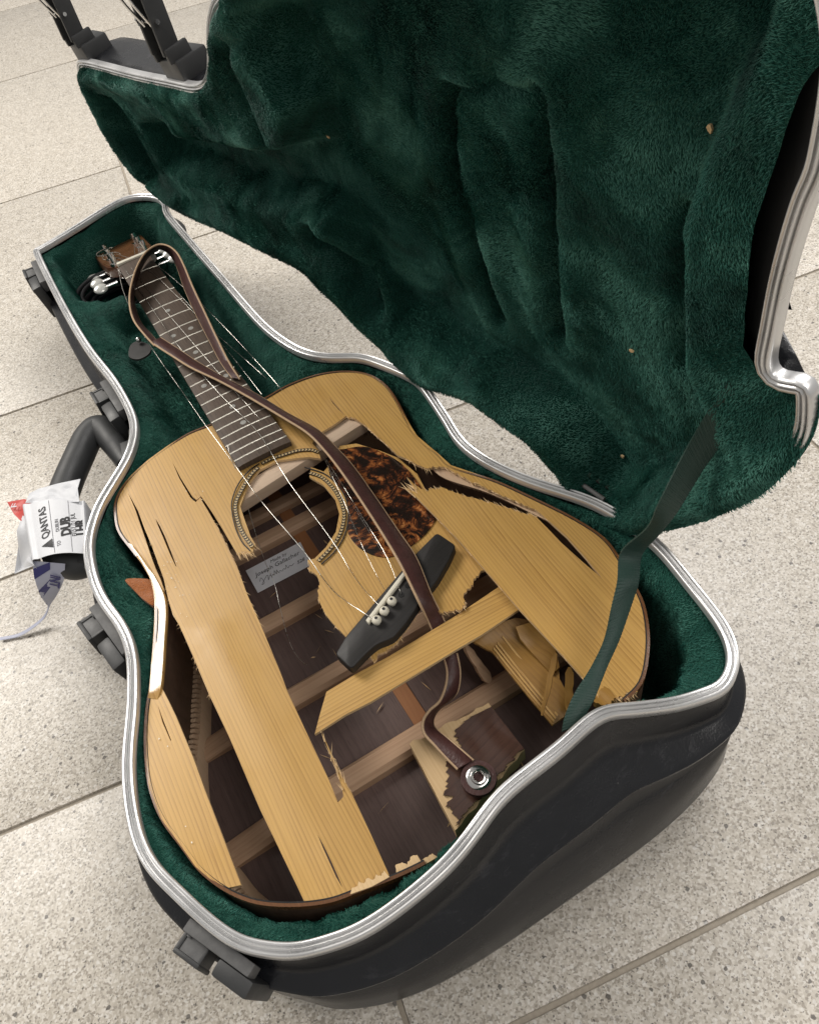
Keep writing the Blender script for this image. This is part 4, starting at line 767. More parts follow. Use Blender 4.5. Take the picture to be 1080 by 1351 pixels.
# binding: brown and pale lines round the edge of the top
def edge_band(name, o0, o1, z0, z1, mat_, idx, parent):
    rows = []
    for i in idx:
        q, n = BODY[i], BN[i]; rows.append([W((q[0] + n[0] * o, q[1] + n[1] * o, z)) for o, z in ((o0, z1), (o0, z0), (o1, z0 - .3), (o1, z1))])
    v, f = loft(rows, True, True, True); return link(name, fix_normals(mesh(name, v, f, 60)), mat_, parent)
runs = []; cur = []
for i in seq:
    q = BODY[i]
    if q[0] < 0 and -555 < q[1] < -492:
        if len(cur) > 2: runs.append(cur)
        cur = []
    else: cur.append(i)
if len(cur) > 2: runs.append(cur)
for r_ in runs:
    edge_band('binding', -1.8, .3, .35, -7, M['binding'], r_, gtr); edge_band('purfling', -2.8, -1.9, .45, -2.0, M['ebony'], r_, gtr)
# kerfed linings: toothed strips where back and top meet the side
def kerf(name, idx, z0, z1, depth, parent):
    vs_, fs_ = [], []; P = BODY[idx]; Nn = BN[idx]
    L_ = np.r_[0, np.cumsum(np.linalg.norm(np.diff(P[:, :2], axis=0), axis=1))]; s = 0
    while s + 3.4 < L_[-1]:
        quad = []
        for ss in (s, s + 3.3):
            x = np.interp(ss, L_, P[:, 0]); y = np.interp(ss, L_, P[:, 1]); nx = np.interp(ss, L_, Nn[:, 0]); ny = np.interp(ss, L_, Nn[:, 1]); quad.append((x, y, nx, ny))
        b0 = len(vs_)
        for x, y, nx, ny in quad:
            for o, z in ((-3.1, z0 + (z1 - z0) * .45), (-3.1 - depth * .8, z0 + (z1 - z0) * .45), (-3.1 - depth * .62, z0 + (z1 - z0) * .85), (-3.1 - depth * .45, z1), (-3.1, z1)): vs_.append(W((x + nx * o, y + ny * o, z)))
        for k in range(5): fs_.append((b0 + k, b0 + (k + 1) % 5, b0 + 5 + (k + 1) % 5, b0 + 5 + k))
        fs_.append(tuple(b0 + k for k in range(5))); fs_.append(tuple(b0 + 5 + k for k in range(5))); s += 4.9
    o = link(name, fix_normals(mesh(name, vs_, fs_, 30)), M['kerfwood'], parent); tag(o, kind='stuff'); return o
def kerf_back(name, idx, z0, z1, depth, parent):
    P = BODY[idx]; Nn = BN[idx]; rows = [[W((q[0] + n[0] * o, q[1] + n[1] * o, z)) for o, z in ((-3.1, z0), (-3.1 - depth * 1.5, z0), (-3.1 - depth * 1.4, z0 + (z1 - z0) * .2), (-3.1 - depth * .6, z0 + (z1 - z0) * .7), (-3.1, z0 + (z1 - z0) * .8))] for q, n in zip(P, Nn)]
    v, f = loft(rows, True, True, True); return link(name, fix_normals(mesh(name, v, f, 40)), M['kerfwood'], parent)
sq = np.array(seq)
kerf('kerfed_lining', sq, ZB + .5, ZB + 16, 9, side); kerf_back('lining_strip', sq, ZB + .4, ZB + 15.5, 9, side)
top_r = sq[(BODY[sq, 0] > 60)]; kerf('kerfed_lining', top_r, -3.6, -16, 7, side); kerf_back('lining_strip', top_r, -3.5, -15.5, 7, side)


# soundboard, in the pieces it broke into
def undul(amp, sc, seed):
    return lambda x, y: amp * np.array([mnoise.noise(Vector((a * sc, b * sc * .4, seed))) for a, b in zip(x, y)])
def jagspec(key, ranges, amp, step, seed): return jag(D[key], ranges, amp, step, (0, 1, 0), seed)
pA = plate('soundboard_piece', jagspec('pA', ((64, 66), (75, 82)), 2.2, 2.2, 3), 2.9, M['spruce'], gtr, holes=D['pA_holes'], edge=M['raw'], bow=lambda x, y: undul(1.1, .012, 2)(x, y) + 1.6 * np.exp(-np.abs((x - D['crease'][0][0]) - (y - D['crease'][0][1]) * (D['crease'][1][0] - D['crease'][0][0]) / (D['crease'][1][1] - D['crease'][0][1])) / 9) * (y < -600) - 3.5 * np.exp(-((x + 60) / 40) ** 2) * np.clip((-560 - y) / 200, 0, 1), fine=9)
tag(pA, 'cracked bass side of the soundboard with a long loose plank')
pD = plate('soundboard_piece', jagspec('pD', ((22, 28), (36, 52), (59, 67), (71, 75)), 2.6, 1.8, 5), 2.9, M['spruce'], gtr, edge=M['raw'], holes=D['pD_holes'], bow=undul(1.0, .012, 9), fine=9); tag(pD, 'treble side of the soundboard with a long split')
pF = plate('soundboard_piece', jagspec('pF', ((7, 17), (18, 38)), 1.8, 2.2, 7), 2.9, M['spruce'], gtr, edge=M['raw'], grain=math.radians(-3), bow=undul(.8, .012, 12), fine=9); tag(pF, 'sunken middle piece of the soundboard under the bridge')
pB = plate('soundboard_piece', D['pB'], 2.9, M['spruce'], gtr, edge=M['raw'], holes=[D['pB_crack']], grain=math.radians(2), bow=undul(.6, .012, 15), fine=9); tag(pB, 'narrow bass side remnant of the soundboard at the lower bout')
wc = ribbon_mesh('waist_edge', D['waist'][0], D['waist'][1], 4.5, 6); wcn = link('waist_edge', wc, M['lacquer_edge'], gtr); tag(wcn, 'torn shiny edge of the soundboard at the bass waist')
# fine splinters standing along the torn edges
def splinters(name, path, n, lmin, lmax, parent, seed, dirv, zlift=1.0, mat_=None, w=.55):
    r = random.Random(seed); P = resample(np.array(path, float), 1.0); vs_, fs_ = [], []
    for _ in range(n):
        q = P[r.randrange(len(P))] + np.array([r.uniform(-.6, .6), r.uniform(-.6, .6), -.6]); l = r.uniform(lmin, lmax)
        d = np.array(dirv, float) + np.array([r.gauss(0, .22), r.gauss(0, .22), r.gauss(.1, .22) * zlift]); d /= np.linalg.norm(d)
        s = np.cross(d, [0, 0, 1]); s /= max(np.linalg.norm(s), 1e-6); u_ = np.cross(s, d); ww = w * r.uniform(.5, 1.4); b0 = len(vs_)
        for o in (s * ww, -s * ww, u_ * ww * .8): vs_.append(W(q - d * 2 + o))
        vs_.append(W(q + d * l)); fs_ += [(b0, b0 + 1, b0 + 3), (b0 + 1, b0 + 2, b0 + 3), (b0 + 2, b0, b0 + 3), (b0, b0 + 2, b0 + 1)]
    o = link(name, fix_normals(mesh(name, vs_, fs_)), mat_ or M['raw'], parent); tag(o, kind='stuff'); return o
splinters('splinter_fringe', [D['pD'][i] for i in range(43, 53)], 90, 2, 7, pD, 1, (-.25, 1, .1))
splinters('splinter_fringe', [D['pD'][i] for i in range(59, 64)], 30, 1.5, 4, pD, 2, (-.2, -1, .1))
splinters('splinter_fringe', [D['pD'][i] for i in range(36, 40)], 14, 6, 16, pD, 3, (-.1, 1, .05), w=.8)
splinters('splinter_fringe', [D['pA'][i] for i in range(75, 82)], 22, 3, 12, pA, 4, (.05, -1, -.2), w=.8)
splinters('splinter_fringe', [D['pF'][i] for i in range(18, 34)], 60, 1.5, 5, pF, 5, (.1, -1, 0))
splinters('splinter_fringe', [D['pA'][i] for i in range(57, 66)], 30, 2, 9, pA, 7, (.15, -1, .1), w=.35)
splinters('splinter_fringe', [D['pA'][i] for i in range(44, 52)], 22, 3, 12, pA, 8, (.1, 1, .12), w=.4)
splinters('splinter_fringe', [D['pD'][i] for i in range(23, 30)], 50, 2, 8, pD, 9, (-.2, -1, .1), w=.6)
splinters('splinter_fringe', [D['pD'][i] for i in range(30, 36)], 16, 2, 8, pD, 10, (-.3, 1, .1), w=.35)
splinters('splinter_fringe', [D['pF'][i] for i in range(7, 17)], 26, 1.5, 6, pF, 11, (-.4, -1, .1), w=.4)
splinters('splinter_fringe', [D['pD'][i] for i in range(71, 76)], 40, 1.5, 5, pD, 12, (-.1, -1, -.1), w=.6)
splinters('splinter_fringe', [D['pD'][i] for i in range(63, 70)], 26, 3, 14, pD, 13, (-.2, -1, .15), w=.5)
splinters('splinter_fringe', [D['pA'][i] for i in range(25, 34)], 26, 1.5, 5, pA, 6, (-.5, -.6, .3), w=.35)
# pale torn patches at the tail of the long plank
plate('torn_fibres', jag(D['raw1'], [(1, 10)], .8, 1.5, (0, 1, 0), 3), 1.2, M['raw'], pA)
plate('torn_fibres', jag(D['raw2'], [(0, 9)], .8, 1.5, (0, 1, 0), 3), 9, M['raw'], gtr)
plate('torn_fibres', jag(D['raw5'], [(0, 9)], 1.2, 1.6, (0, 1, 0), 3), 7, M['spruce_dark'], gtr, bow=undul(2.5, .12, 5), fine=2.5)
def flakes(name, pts, n, spread, parent, seed):
    r = random.Random(seed); vs_, fs_ = [], []
    for _ in range(n):
        c = r.choice(pts); x, y, z = c[0] + r.gauss(0, spread), c[1] + r.gauss(0, spread * 1.6), c[2] + 1.2; s_ = r.uniform(.25, .7); a_ = r.uniform(0, 6); b0 = len(vs_)
        for k in range(3): vs_.append(W((x + s_ * math.cos(a_ + k * 2.1 + r.uniform(-.4, .4)), y + s_ * 1.5 * math.sin(a_ + k * 2.1), z + r.uniform(-.3, .5))))
        fs_.append((b0, b0 + 1, b0 + 2))
    o = link(name, mesh(name, vs_, fs_), M['bone'], parent); tag(o, kind='stuff'); return o
flakes('lacquer_flake', D['flakesA'], 34, 4, pA, 1); flakes('lacquer_flake', D['flakesB'], 6, 4, pB, 2)
# rosette strips
def strip_on(name, pts, w, z, parent, mat_=None):
    P = catmull(pts, 8); P[:, 2] += z; t = np.gradient(P[:, :2], axis=0); t /= np.linalg.norm(t, axis=1, keepdims=True); nn = np.stack([t[:, 1], -t[:, 0]], 1)
    L_ = np.r_[0, np.cumsum(np.linalg.norm(np.diff(P[:, :2], axis=0), axis=1))]
    rows = [[W((q[0] + n[0] * w / 2, q[1] + n[1] * w / 2, q[2] - .8)), W((q[0] + n[0] * w / 2, q[1] + n[1] * w / 2, q[2])), W((q[0] - n[0] * w / 2, q[1] - n[1] * w / 2, q[2])), W((q[0] - n[0] * w / 2, q[1] - n[1] * w / 2, q[2] - .8))] for q, n in zip(P, nn)]
    v, f = loft(rows, True, True, True); me = mesh(name, v, f); uv = me.uv_layers.new(name='UVMap')
    for pl in me.polygons:
        for li in pl.loop_indices:
            vi = me.loops[li].vertex_index; uv.data[li].uv = (L_[vi // 4], 0.0 if vi % 4 < 2 else 1.0)
    return link(name, me, mat_ or M['rosette'], parent)
strip_on('rosette', D['ros_leftm'], 3.6, .9, pA); strip_on('rosette_line', D['ros_left'], 1.0, .8, pA, M['ebony'])
strip_on('rosette', D['ros_top'], 3.6, .9, pD)
strip_on('rosette', D['ros_right'], 3.4, .9, pF); strip_on('rosette_line', D['ros_right2'], 1.0, .8, pF, M['ebony'])
# cross brace still glued under the top
t0, t1 = [np.array(q) for q in D['topbrace']]; dv = (t1 - t0)[:2]; Lb = np.linalg.norm(dv); ang = math.atan2(dv[1], dv[0]); mid = (t0 + t1) / 2
o = bpy.data.objects.new('top_brace', box_mesh('top_brace', [((0, 0, 0), (.019, Lb * .001, .014), .0015)])); o.data.materials.append(M['brace_pale'] if 'brace_pale' in M else M['brace']); COL.objects.link(o); o.location = W((mid[0], mid[1], -10.5)); o.rotation_euler = (0, 0, ang - math.pi / 2); o.parent = gtr; o.matrix_parent_inverse = parent_world(gtr).inverted()
# pickguard and bridge
plate('pickguard', resample(catmull(D['pickguard'], 6, True), 3, True), 1.3, M['tortoise'], gtr)
def solid_outline(name, P, thick, mat_, parent, grain=0.0, bev=1.2):
    P = np.array(P, float); c = P.mean(0); n = outward(P); ca, sa = math.cos(-grain), math.sin(-grain)
    def ring(o, z): return [((x * ca - y * sa) * .001, (x * sa + y * ca) * .001, z * .001) for x, y in (P[:, :2] + n * o - c[:2])]
    v, f = loft([ring(0, -thick), ring(0, -bev), ring(-bev * .35, -bev * .3), ring(-bev, 0)], True, True, True); me = fix_normals(mesh(name, v, f, 40)); me.materials.append(mat_)
    o = bpy.data.objects.new(name, me); COL.objects.link(o); o.location = W(c); o.rotation_euler = (0, 0, grain)
    if parent is not None: o.parent = parent; o.matrix_parent_inverse = parent_world(parent).inverted()
    return o
BR = resample(D['bridge'], 3.0, True); BR = smooth_loop(BR, 1)
bang = math.atan2(-690 + 645, 0) if False else math.radians(-58)
bridge = solid_outline('bridge', BR, 9.0, M['ebony'], gtr, math.radians(-72), 1.3)
solid_outline('saddle', np.array(D['saddle']), 5, M['bone'], bridge, 0, .8)
for q in D['pins']:
    bm = bmesh.new(); bmesh.ops.create_uvsphere(bm, u_segments=14, v_segments=10, radius=.0042); bmesh.ops.scale(bm, vec=(1, 1, .8), verts=bm.verts); cyl_bm(bm, (0, 0, -.009), (0, 0, 0), .0026, 12)
    bmesh.ops.translate(bm, vec=W((q[0], q[1], q[2] + 1.0)), verts=bm.verts); o = link('bridge_pin', bm_mesh(bm, 'bridge_pin', 60), M['bone'], bridge)
    bm = bmesh.new(); cyl_bm(bm, W((q[0], q[1], q[2] + 3.6)), W((q[0], q[1], q[2] + 4.6)), .0013, 10); link('bridge_pin_dot', bm_mesh(bm, 'bridge_pin_dot'), M['ink'], bridge)
for q in D['pinholes']:
    bm = bmesh.new(); cyl_bm(bm, W((q[0], q[1], q[2] - .5)), W((q[0], q[1], q[2])), .0026, 14); link('pin_hole', bm_mesh(bm, 'pin_hole'), M['hole'], bridge)
# ---- neck, fretboard, frets
NUT_W, END_W, FBL = 21.8, 28.8, 452.0
def fbw(y): return NUT_W + (END_W - NUT_W) * (-y / 442.0)
rows = []
for i in range(24):
    y = 2 - (FBL + 2) * i / 23; w_ = fbw(y); rows.append([W((w_ * t, y, 7.5 - 1.0 * t * t - (0 if abs(t) < .98 else .6))) for t in np.linspace(-1, 1, 11)] + [W((w_, y, 1.0)), W((-w_, y, 1.0))])
v, f = loft(rows, True, True, True); fb = link('fretboard', fix_normals(mesh('fretboard', v, f, 40)), M['fretwood'], gtr)
for k in range(1, 21):
    y = -645.0 * (1 - 2 ** (-k / 12)); w_ = fbw(y) - .2; P = [W((w_ * t, y, 7.3 - 1.0 * t * t)) for t in np.linspace(-1, 1, 7)]
    link('fret', tube_mesh(P, .0009, 6, 'fret'), M['fretwire'], fb)
def fpos(k): return -645.0 * (1 - 2 ** (-k / 12))
for k, xs in ((5, (0,)), (7, (-11, 11)), (9, (0,)), (12, (-13, 13)), (15, (0,)), (17, (0,))):
    for x in xs:
        y = (fpos(k) + fpos(k - 1)) / 2; bm = bmesh.new(); cyl_bm(bm, W((x, y, 6)), W((x, y, 7.62 - (x / 26) ** 2)), .0032, 14); link('inlay_dot', bm_mesh(bm, 'inlay_dot'), M['pearl'], fb)
rows = []
for i in range(20):
    y = -2 - 366 * i / 19; w_ = fbw(y) - .6; dp = 15 + 5 * (i / 19); dp += 40 * max(0, (i - 16) / 3) ** 2
    rows.append([W((w_ * math.cos(a), y, .9 - dp * math.sin(a))) for a in np.linspace(0, math.pi, 13)])
v, f = loft(rows, True, True, True); link('neck', fix_normals(mesh('neck', v, f, 60)), M['neckwood'], gtr)
link('nut', box_mesh('nut', [(W((0, 2.8, 4.5)), (.0436, .0052, .0105), .0008)]), M['bone'], gtr)
# headstock tipped back
HT = Matrix.Translation(W((0, 5, 2))) @ Matrix.Rotation(math.radians(-16), 4, 'X')
hs = [(-22, 0), (-25, 18), (-33, 32), (-36, 60), (-37, 110), (-39, 165), (-36, 176), (0, 182), (36, 176), (39, 165), (37, 110), (36, 60), (33, 32), (25, 18), (22, 0)]
v, f = loft([[HT @ Vector((x * .001, y * .001, -.015)) for x, y in hs], [HT @ Vector((x * .001, y * .001, -.001)) for x, y in hs], [HT @ Vector((x * .00097, y * .00099, 0)) for x, y in hs]], True, True, True)
head = link('headstock', fix_normals(mesh('headstock', v, f, 30)), M['neckwood'], gtr)
v, f = loft([[HT @ Vector((x * .00096, y * .00098 + .0004, .0001)) for x, y in hs], [HT @ Vector((x * .00096, y * .00098 + .0004, .0009)) for x, y in hs]], True, True, True); link('head_veneer', fix_normals(mesh('head_veneer', v, f, 30)), M['binding'], head)
tuner_posts = []
for s in (-1, 1):
    for j, y in enumerate((24, 62, 100)):
        x = s * 22; bm = bmesh.new(); cyl_bm(bm, HT @ Vector((x * .001, y * .001, 0)), HT @ Vector((x * .001, y * .001, .0030)), .0068, 16); cyl_bm(bm, HT @ Vector((x * .001, y * .001, 0)), HT @ Vector((x * .001, y * .001, .011)), .0036, 14); cyl_bm(bm, HT @ Vector((x * .001, y * .001, .0105)), HT @ Vector((x * .001, y * .001, .0165)), .0042, 14)
        cyl_bm(bm, HT @ Vector((s * .030, y * .001, -.021)), HT @ Vector((s * .047, y * .001, -.021)), .0024, 10)
        t = link('tuner', bm_mesh(bm, 'tuner'), M['chrome'], gtr)
        bm = bmesh.new(); bmesh.ops.create_uvsphere(bm, u_segments=16, v_segments=10, radius=.0100); bmesh.ops.scale(bm, vec=(1, .85, .36), verts=bm.verts); bmesh.ops.transform(bm, matrix=HT @ Matrix.Translation((s * .054, y * .001, -.021)) @ Matrix.Rotation(math.radians(35), 4, 'X'), verts=bm.verts)
        link('tuner_button', bm_mesh(bm, 'tuner_button', 60), M['button'], t); tuner_posts.append(HT @ Vector((x * .001, y * .001, .006)))
for sidx, s in enumerate(D['strings']):
    rr = (.42, .32, .36, .3, .24, .22, .28, .28, .2)[sidx]
    link('string', wtube(catmull(s, 5), max(rr * .8, .25), seg=6, name='string'), M['string'], gtr)
for i, (x, k) in enumerate(((-16, 0), (-10, 1), (-3, 2), (4, 5), (10, 4), (16, 3))):
    P = [W((x, 2, 9.6)), (W((x, 10, 8)) + tuner_posts[k]) / 2, tuner_posts[k]]; link('string', tube_mesh(catmull([tuple(q) for q in P], 4), .0003, 6, 'string'), M['string'], gtr)
for k in range(2):   # curled cut ends round the posts
    c = tuner_posts[(0, 1, 2, 4)[k]]; P = [c + Vector((.012 * math.cos(a) * (1 + .3 * k), .012 * math.sin(a), .004 + .004 * a / 3)) for a in np.linspace(k, k + 3.8, 14)]
    link('string', tube_mesh([tuple(q) for q in P], .0004, 6, 'string'), M['string'], gtr)
# paper label inside, on the back
lab = plate('label', D['label'], .5, M['label_paper'], gtr, grain=0.0); 
def text_mesh(body, size, M4, name, mat_, parent, align='CENTER', shear=0.0, bold=0.0, xs=1.0):
    c = bpy.data.curves.new(name, 'FONT'); c.body = body; c.size = size; c.align_x = align; c.align_y = 'CENTER'; c.shear = shear; c.offset = bold; c.extrude = .00004; c.resolution_u = 3
    o = bpy.data.objects.new('tmp', c); COL.objects.link(o); dg = bpy.context.evaluated_depsgraph_get(); me = bpy.data.meshes.new_from_object(o.evaluated_get(dg)); COL.objects.unlink(o); bpy.data.objects.remove(o)
    me.name = name; me.transform(M4 @ Matrix.Diagonal((xs, 1, 1, 1))); me.materials.clear(); return link(name, me, mat_, parent)
def quad_frame(q):
    """matrix whose x runs q0->q1 and y runs q3->q0, origin at the quad's centre"""
    P = [W(a) for a in q]; c = sum(P, Vector()) / 4; X = (P[1] - P[0] + P[2] - P[3]).normalized(); Y = (P[0] - P[3] + P[1] - P[2]); Z = X.cross(Y).normalized(); Y = Z.cross(X)
    return Matrix(((X.x, Y.x, Z.x, c.x), (X.y, Y.y, Z.y, c.y), (X.z, Y.z, Z.z, c.z), (0, 0, 0, 1))), (P[1] - P[0]).length, (P[0] - P[3]).length
LF, lw_, lh_ = quad_frame(D['label'])
text_mesh('Made by', .0055, LF @ Matrix.Translation((.004, .0115, .0004)), 'lettering', M['soft_ink'], lab, shear=.3)
text_mesh('Joseph Gallacher', .0074, LF @ Matrix.Translation((.0, .0045, .0004)), 'lettering', M['ink'], lab, shear=.25)
sig = [(-24, -6), (-21, -2.5), (-20.5, -10), (-23.5, -11), (-20, -7.5), (-14, -3), (-15.5, -9.5), (-12, -4.5), (-11, -7.5), (-9, -5.5), (-8, -7.5), (-6, -2), (-5.5, -7.5), (-3.5, -2.5), (-3, -7.5), (-1, -5.5), (1, -7.5), (3, -5.5), (5, -7), (7, -2.5), (7.5, -7.5), (10, -5.5), (12, -7), (15, -5.5)]
link('signature', tube_mesh([tuple(LF @ Vector((x * .001, y * .001 + .0005, .0005))) for x, y, *_ in catmull([(a, b, 0) for a, b in sig], 5)], .00022, 5, 'signature'), M['ink'], lab)
text_mesh('528', .0058, LF @ Matrix.Translation((.022, -.0065, .0004)), 'lettering', M['ink'], lab, shear=.35)

# ------------------------------------------------------------------ loose wreckage in the body
plank = plate('wooden_plank', D['pG'], 3.0, M['spruce'], None, edge=M['raw'], grain=math.radians(90), bow=undul(.6, .01, 30), fine=9); tag(plank, 'loose spruce plank with a slanted end lying across the broken soundboard', 'plank')
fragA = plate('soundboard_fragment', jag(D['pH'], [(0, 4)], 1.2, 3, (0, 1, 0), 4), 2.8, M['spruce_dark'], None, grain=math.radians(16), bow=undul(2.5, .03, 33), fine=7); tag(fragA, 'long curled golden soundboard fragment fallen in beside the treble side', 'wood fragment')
for j_, (off_, zz_) in enumerate(((2.0, 1.6), (5.2, 1.8), (8.6, 1.5), (17.0, 1.4))):
    E1 = [np.array(D['pH'][i]) + np.array([off_ * .8, off_ * .35, zz_]) for i in range(1, 5)]; E2 = [q_ + np.array([1.5, .7, .5]) for q_ in E1]
    link('lifted_fibre', ribbon_mesh('lifted_fibre', E1, E2, 1.0, 6), M['spruce'], fragA)
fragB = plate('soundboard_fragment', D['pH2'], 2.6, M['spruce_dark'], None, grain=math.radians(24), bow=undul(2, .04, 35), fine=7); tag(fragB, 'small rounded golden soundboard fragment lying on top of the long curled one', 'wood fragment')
def stick(name, ends, w0_, w1_, th_, mat_, label, seed):
    a, b = [np.array(q, float) for q in ends]; r = random.Random(seed); n = 9; rows = []; t = (b - a) / np.linalg.norm(b - a); s = np.cross(t, [0, 0, 1]); s /= np.linalg.norm(s); u_ = np.cross(s, t)
    for i in range(n):
        k = i / (n - 1); q = a + (b - a) * k + s * r.uniform(-.5, .5) + u_ * r.uniform(-.4, .4); w = (w0_ + (w1_ - w0_) * k) * r.uniform(.85, 1.1) * (1 if 0 < i < n - 1 else .45); h = th_ * r.uniform(.85, 1.1)
        rows.append([W(q + s * w / 2 + u_ * h / 2), W(q - s * w / 2 + u_ * h * .4), W(q - s * w / 2 - u_ * h / 2), W(q + s * w * .45 - u_ * h / 2)])
    v, f = loft(rows, True, True, True); c = W((a + b) / 2); ang = math.atan2(t[1], t[0]) - math.pi / 2; Rm = Matrix.Rotation(-ang, 4, 'Z'); me = fix_normals(mesh(name, [Rm @ (q - c) for q in v], f, 35)); me.materials.append(mat_)
    o = bpy.data.objects.new(name, me); COL.objects.link(o); o.location = c; o.rotation_euler = (0, 0, ang); tag(o, label, 'splinter', 'broken wood sticks'); return o
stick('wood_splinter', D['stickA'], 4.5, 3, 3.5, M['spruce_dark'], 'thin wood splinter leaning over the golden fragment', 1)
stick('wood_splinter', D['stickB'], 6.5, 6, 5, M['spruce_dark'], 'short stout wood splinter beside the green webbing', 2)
stick('wood_splinter', D['stickC'], 6, 10, 3.5, M['brace'], 'tapered brown splinter poking out from under the loose plank', 3)
blk = thing('end_block', 'torn end block of pale wood with dark rosewood skin lying inside the body', 'wood block', W((10, -795, ZB)))
bo = jag(D['block'], [(0, 1), (2, 4)], 1.6, 5, (0, 1, 0), 8)
plate('block_wood', bo, 17, M['raw_rough'] if 'raw_rough' in M else M['raw'], blk, bow=undul(1.2, .06, 40), fine=5)
plate('rosewood_skin', jag(D['veneer'], [(0, 3), (5, 30)], 3.0, 2.0, (.95, -.25, 0), 9), 1.6, M['rosewood_gloss'], blk, grain=math.radians(-75), bow=lambda x, y: 1.8 + undul(1.0, .06, 41)(x, y), fine=5)
# strap jack ring on the block
g = D['grommet'][0]

r_ = random.Random(77); vs_, fs_ = [], []
for _ in range(46):
    x, y = r_.uniform(-110, 60), r_.uniform(-830, -500); l_ = r_.uniform(1.5, 7); w_ = r_.uniform(.3, .9); a_ = r_.gauss(math.pi / 2, .9); z_ = ZB + 1.4; b0 = len(vs_)
    for (p_, q_, h_) in ((-l_, 0, 0), (0, w_, 0), (l_, 0, .4), (0, -w_, .9)): vs_.append(W((x + p_ * math.cos(a_) - q_ * math.sin(a_), y + p_ * math.sin(a_) + q_ * math.cos(a_), z_ + h_)))
    fs_ += [(b0, b0 + 1, b0 + 2), (b0, b0 + 2, b0 + 3), (b0, b0 + 3, b0 + 1), (b0 + 1, b0 + 3, b0 + 2)]
o = link('wood_slivers', mesh('wood_slivers', vs_, fs_), M['raw']); tag(o, 'tiny pale wood slivers strewn over the dark back inside the body', kind='stuff')
# ------------------------------------------------------------------ leather strap
strap = thing('guitar_strap', 'brown leather guitar strap looping over the neck and down into the body', 'strap', W((0, -620, 10)))
def strap_piece(name, key, thick=2.6):
    E1, E2 = D[key]; o = link(name, ribbon_mesh(name, E1, E2, thick, 8), M['leather'], strap)
    for e, oth in ((E1, E2), (E2, E1)):
        P = catmull(e, 8); Q = catmull(oth, 8); ed = P + (P - Q) / np.maximum(np.linalg.norm(P - Q, axis=1, keepdims=True), 1e-6) * .15
        link('cut_edge', wtube(ed, thick * .46, seg=8, name='cut_edge'), M['leather_edge'], o)
    return o
strap_piece('strap_band', 'strap_loop'); strap_piece('strap_band', 'strap_main'); strap_piece('strap_band', 'strap_end')
pad = plate('strap_tab', resample(catmull(D['strap_tab'], 6, True), 2, True), 2.4, M['black_leather'], strap, bow=undul(1, .05, 3))
q = D['stud'][0]; bm = bmesh.new(); bmesh.ops.create_uvsphere(bm, u_segments=14, v_segments=8, radius=.0035); bmesh.ops.translate(bm, vec=W((q[0], q[1], q[2] + 1)), verts=bm.verts); link('stud', bm_mesh(bm, 'stud', 60), M['chrome'], strap)
# the strap's end folded round a metal end jack
bm = bmesh.new(); bmesh.ops.create_cone(bm, cap_ends=True, segments=28, radius1=.0138, radius2=.0134, depth=.0032); bmesh.ops.translate(bm, vec=W((g[0], g[1], g[2] - .5)), verts=bm.verts); link('strap_end_disc', bm_mesh(bm, 'strap_end_disc'), M['leather'], strap)
jack = thing('end_jack', 'round silver end jack holding the brown strap end', 'jack', W((g[0], g[1], g[2])))
def lathe(name, prof_, c, mat_, parent, tilt=None):
    seg = 28; rings = []
    for r_, z in prof_: rings.append([Vector((r_ * math.cos(a), r_ * math.sin(a), z)) * .001 for a in np.linspace(0, 2 * math.pi, seg, endpoint=False)])
    v, f = loft(rings); Mx = Matrix.Translation(c) @ (tilt or Matrix.Identity(4)); return link(name, fix_normals(mesh(name, [Mx @ q for q in v], f, 40)), mat_, parent)
tl = Matrix.Rotation(math.radians(8), 4, 'X')
lathe('washer', [(3.6, 0), (8.8, 0), (9.2, .5), (9.2, 1.2), (8.4, 1.8), (6, 2.0), (3.6, 2.0), (3.6, 0)], W((g[0], g[1], g[2] + 1.2)), M['chrome'], jack, tl)
lathe('barrel', [(3.2, -4), (5.8, -4), (5.9, 3.4), (5.5, 4.2), (4.6, 4.4), (3.9, 4.0), (3.4, 2.8), (3.2, -4)], W((g[0], g[1], g[2] + 1.2)), M['chrome'], jack, tl)
bm = bmesh.new(); cyl_bm(bm, W((g[0], g[1], g[2] - 2)), W((g[0], g[1], g[2] + .4)), .0042, 16); link('bore', bm_mesh(bm, 'bore'), M['hole'], jack)

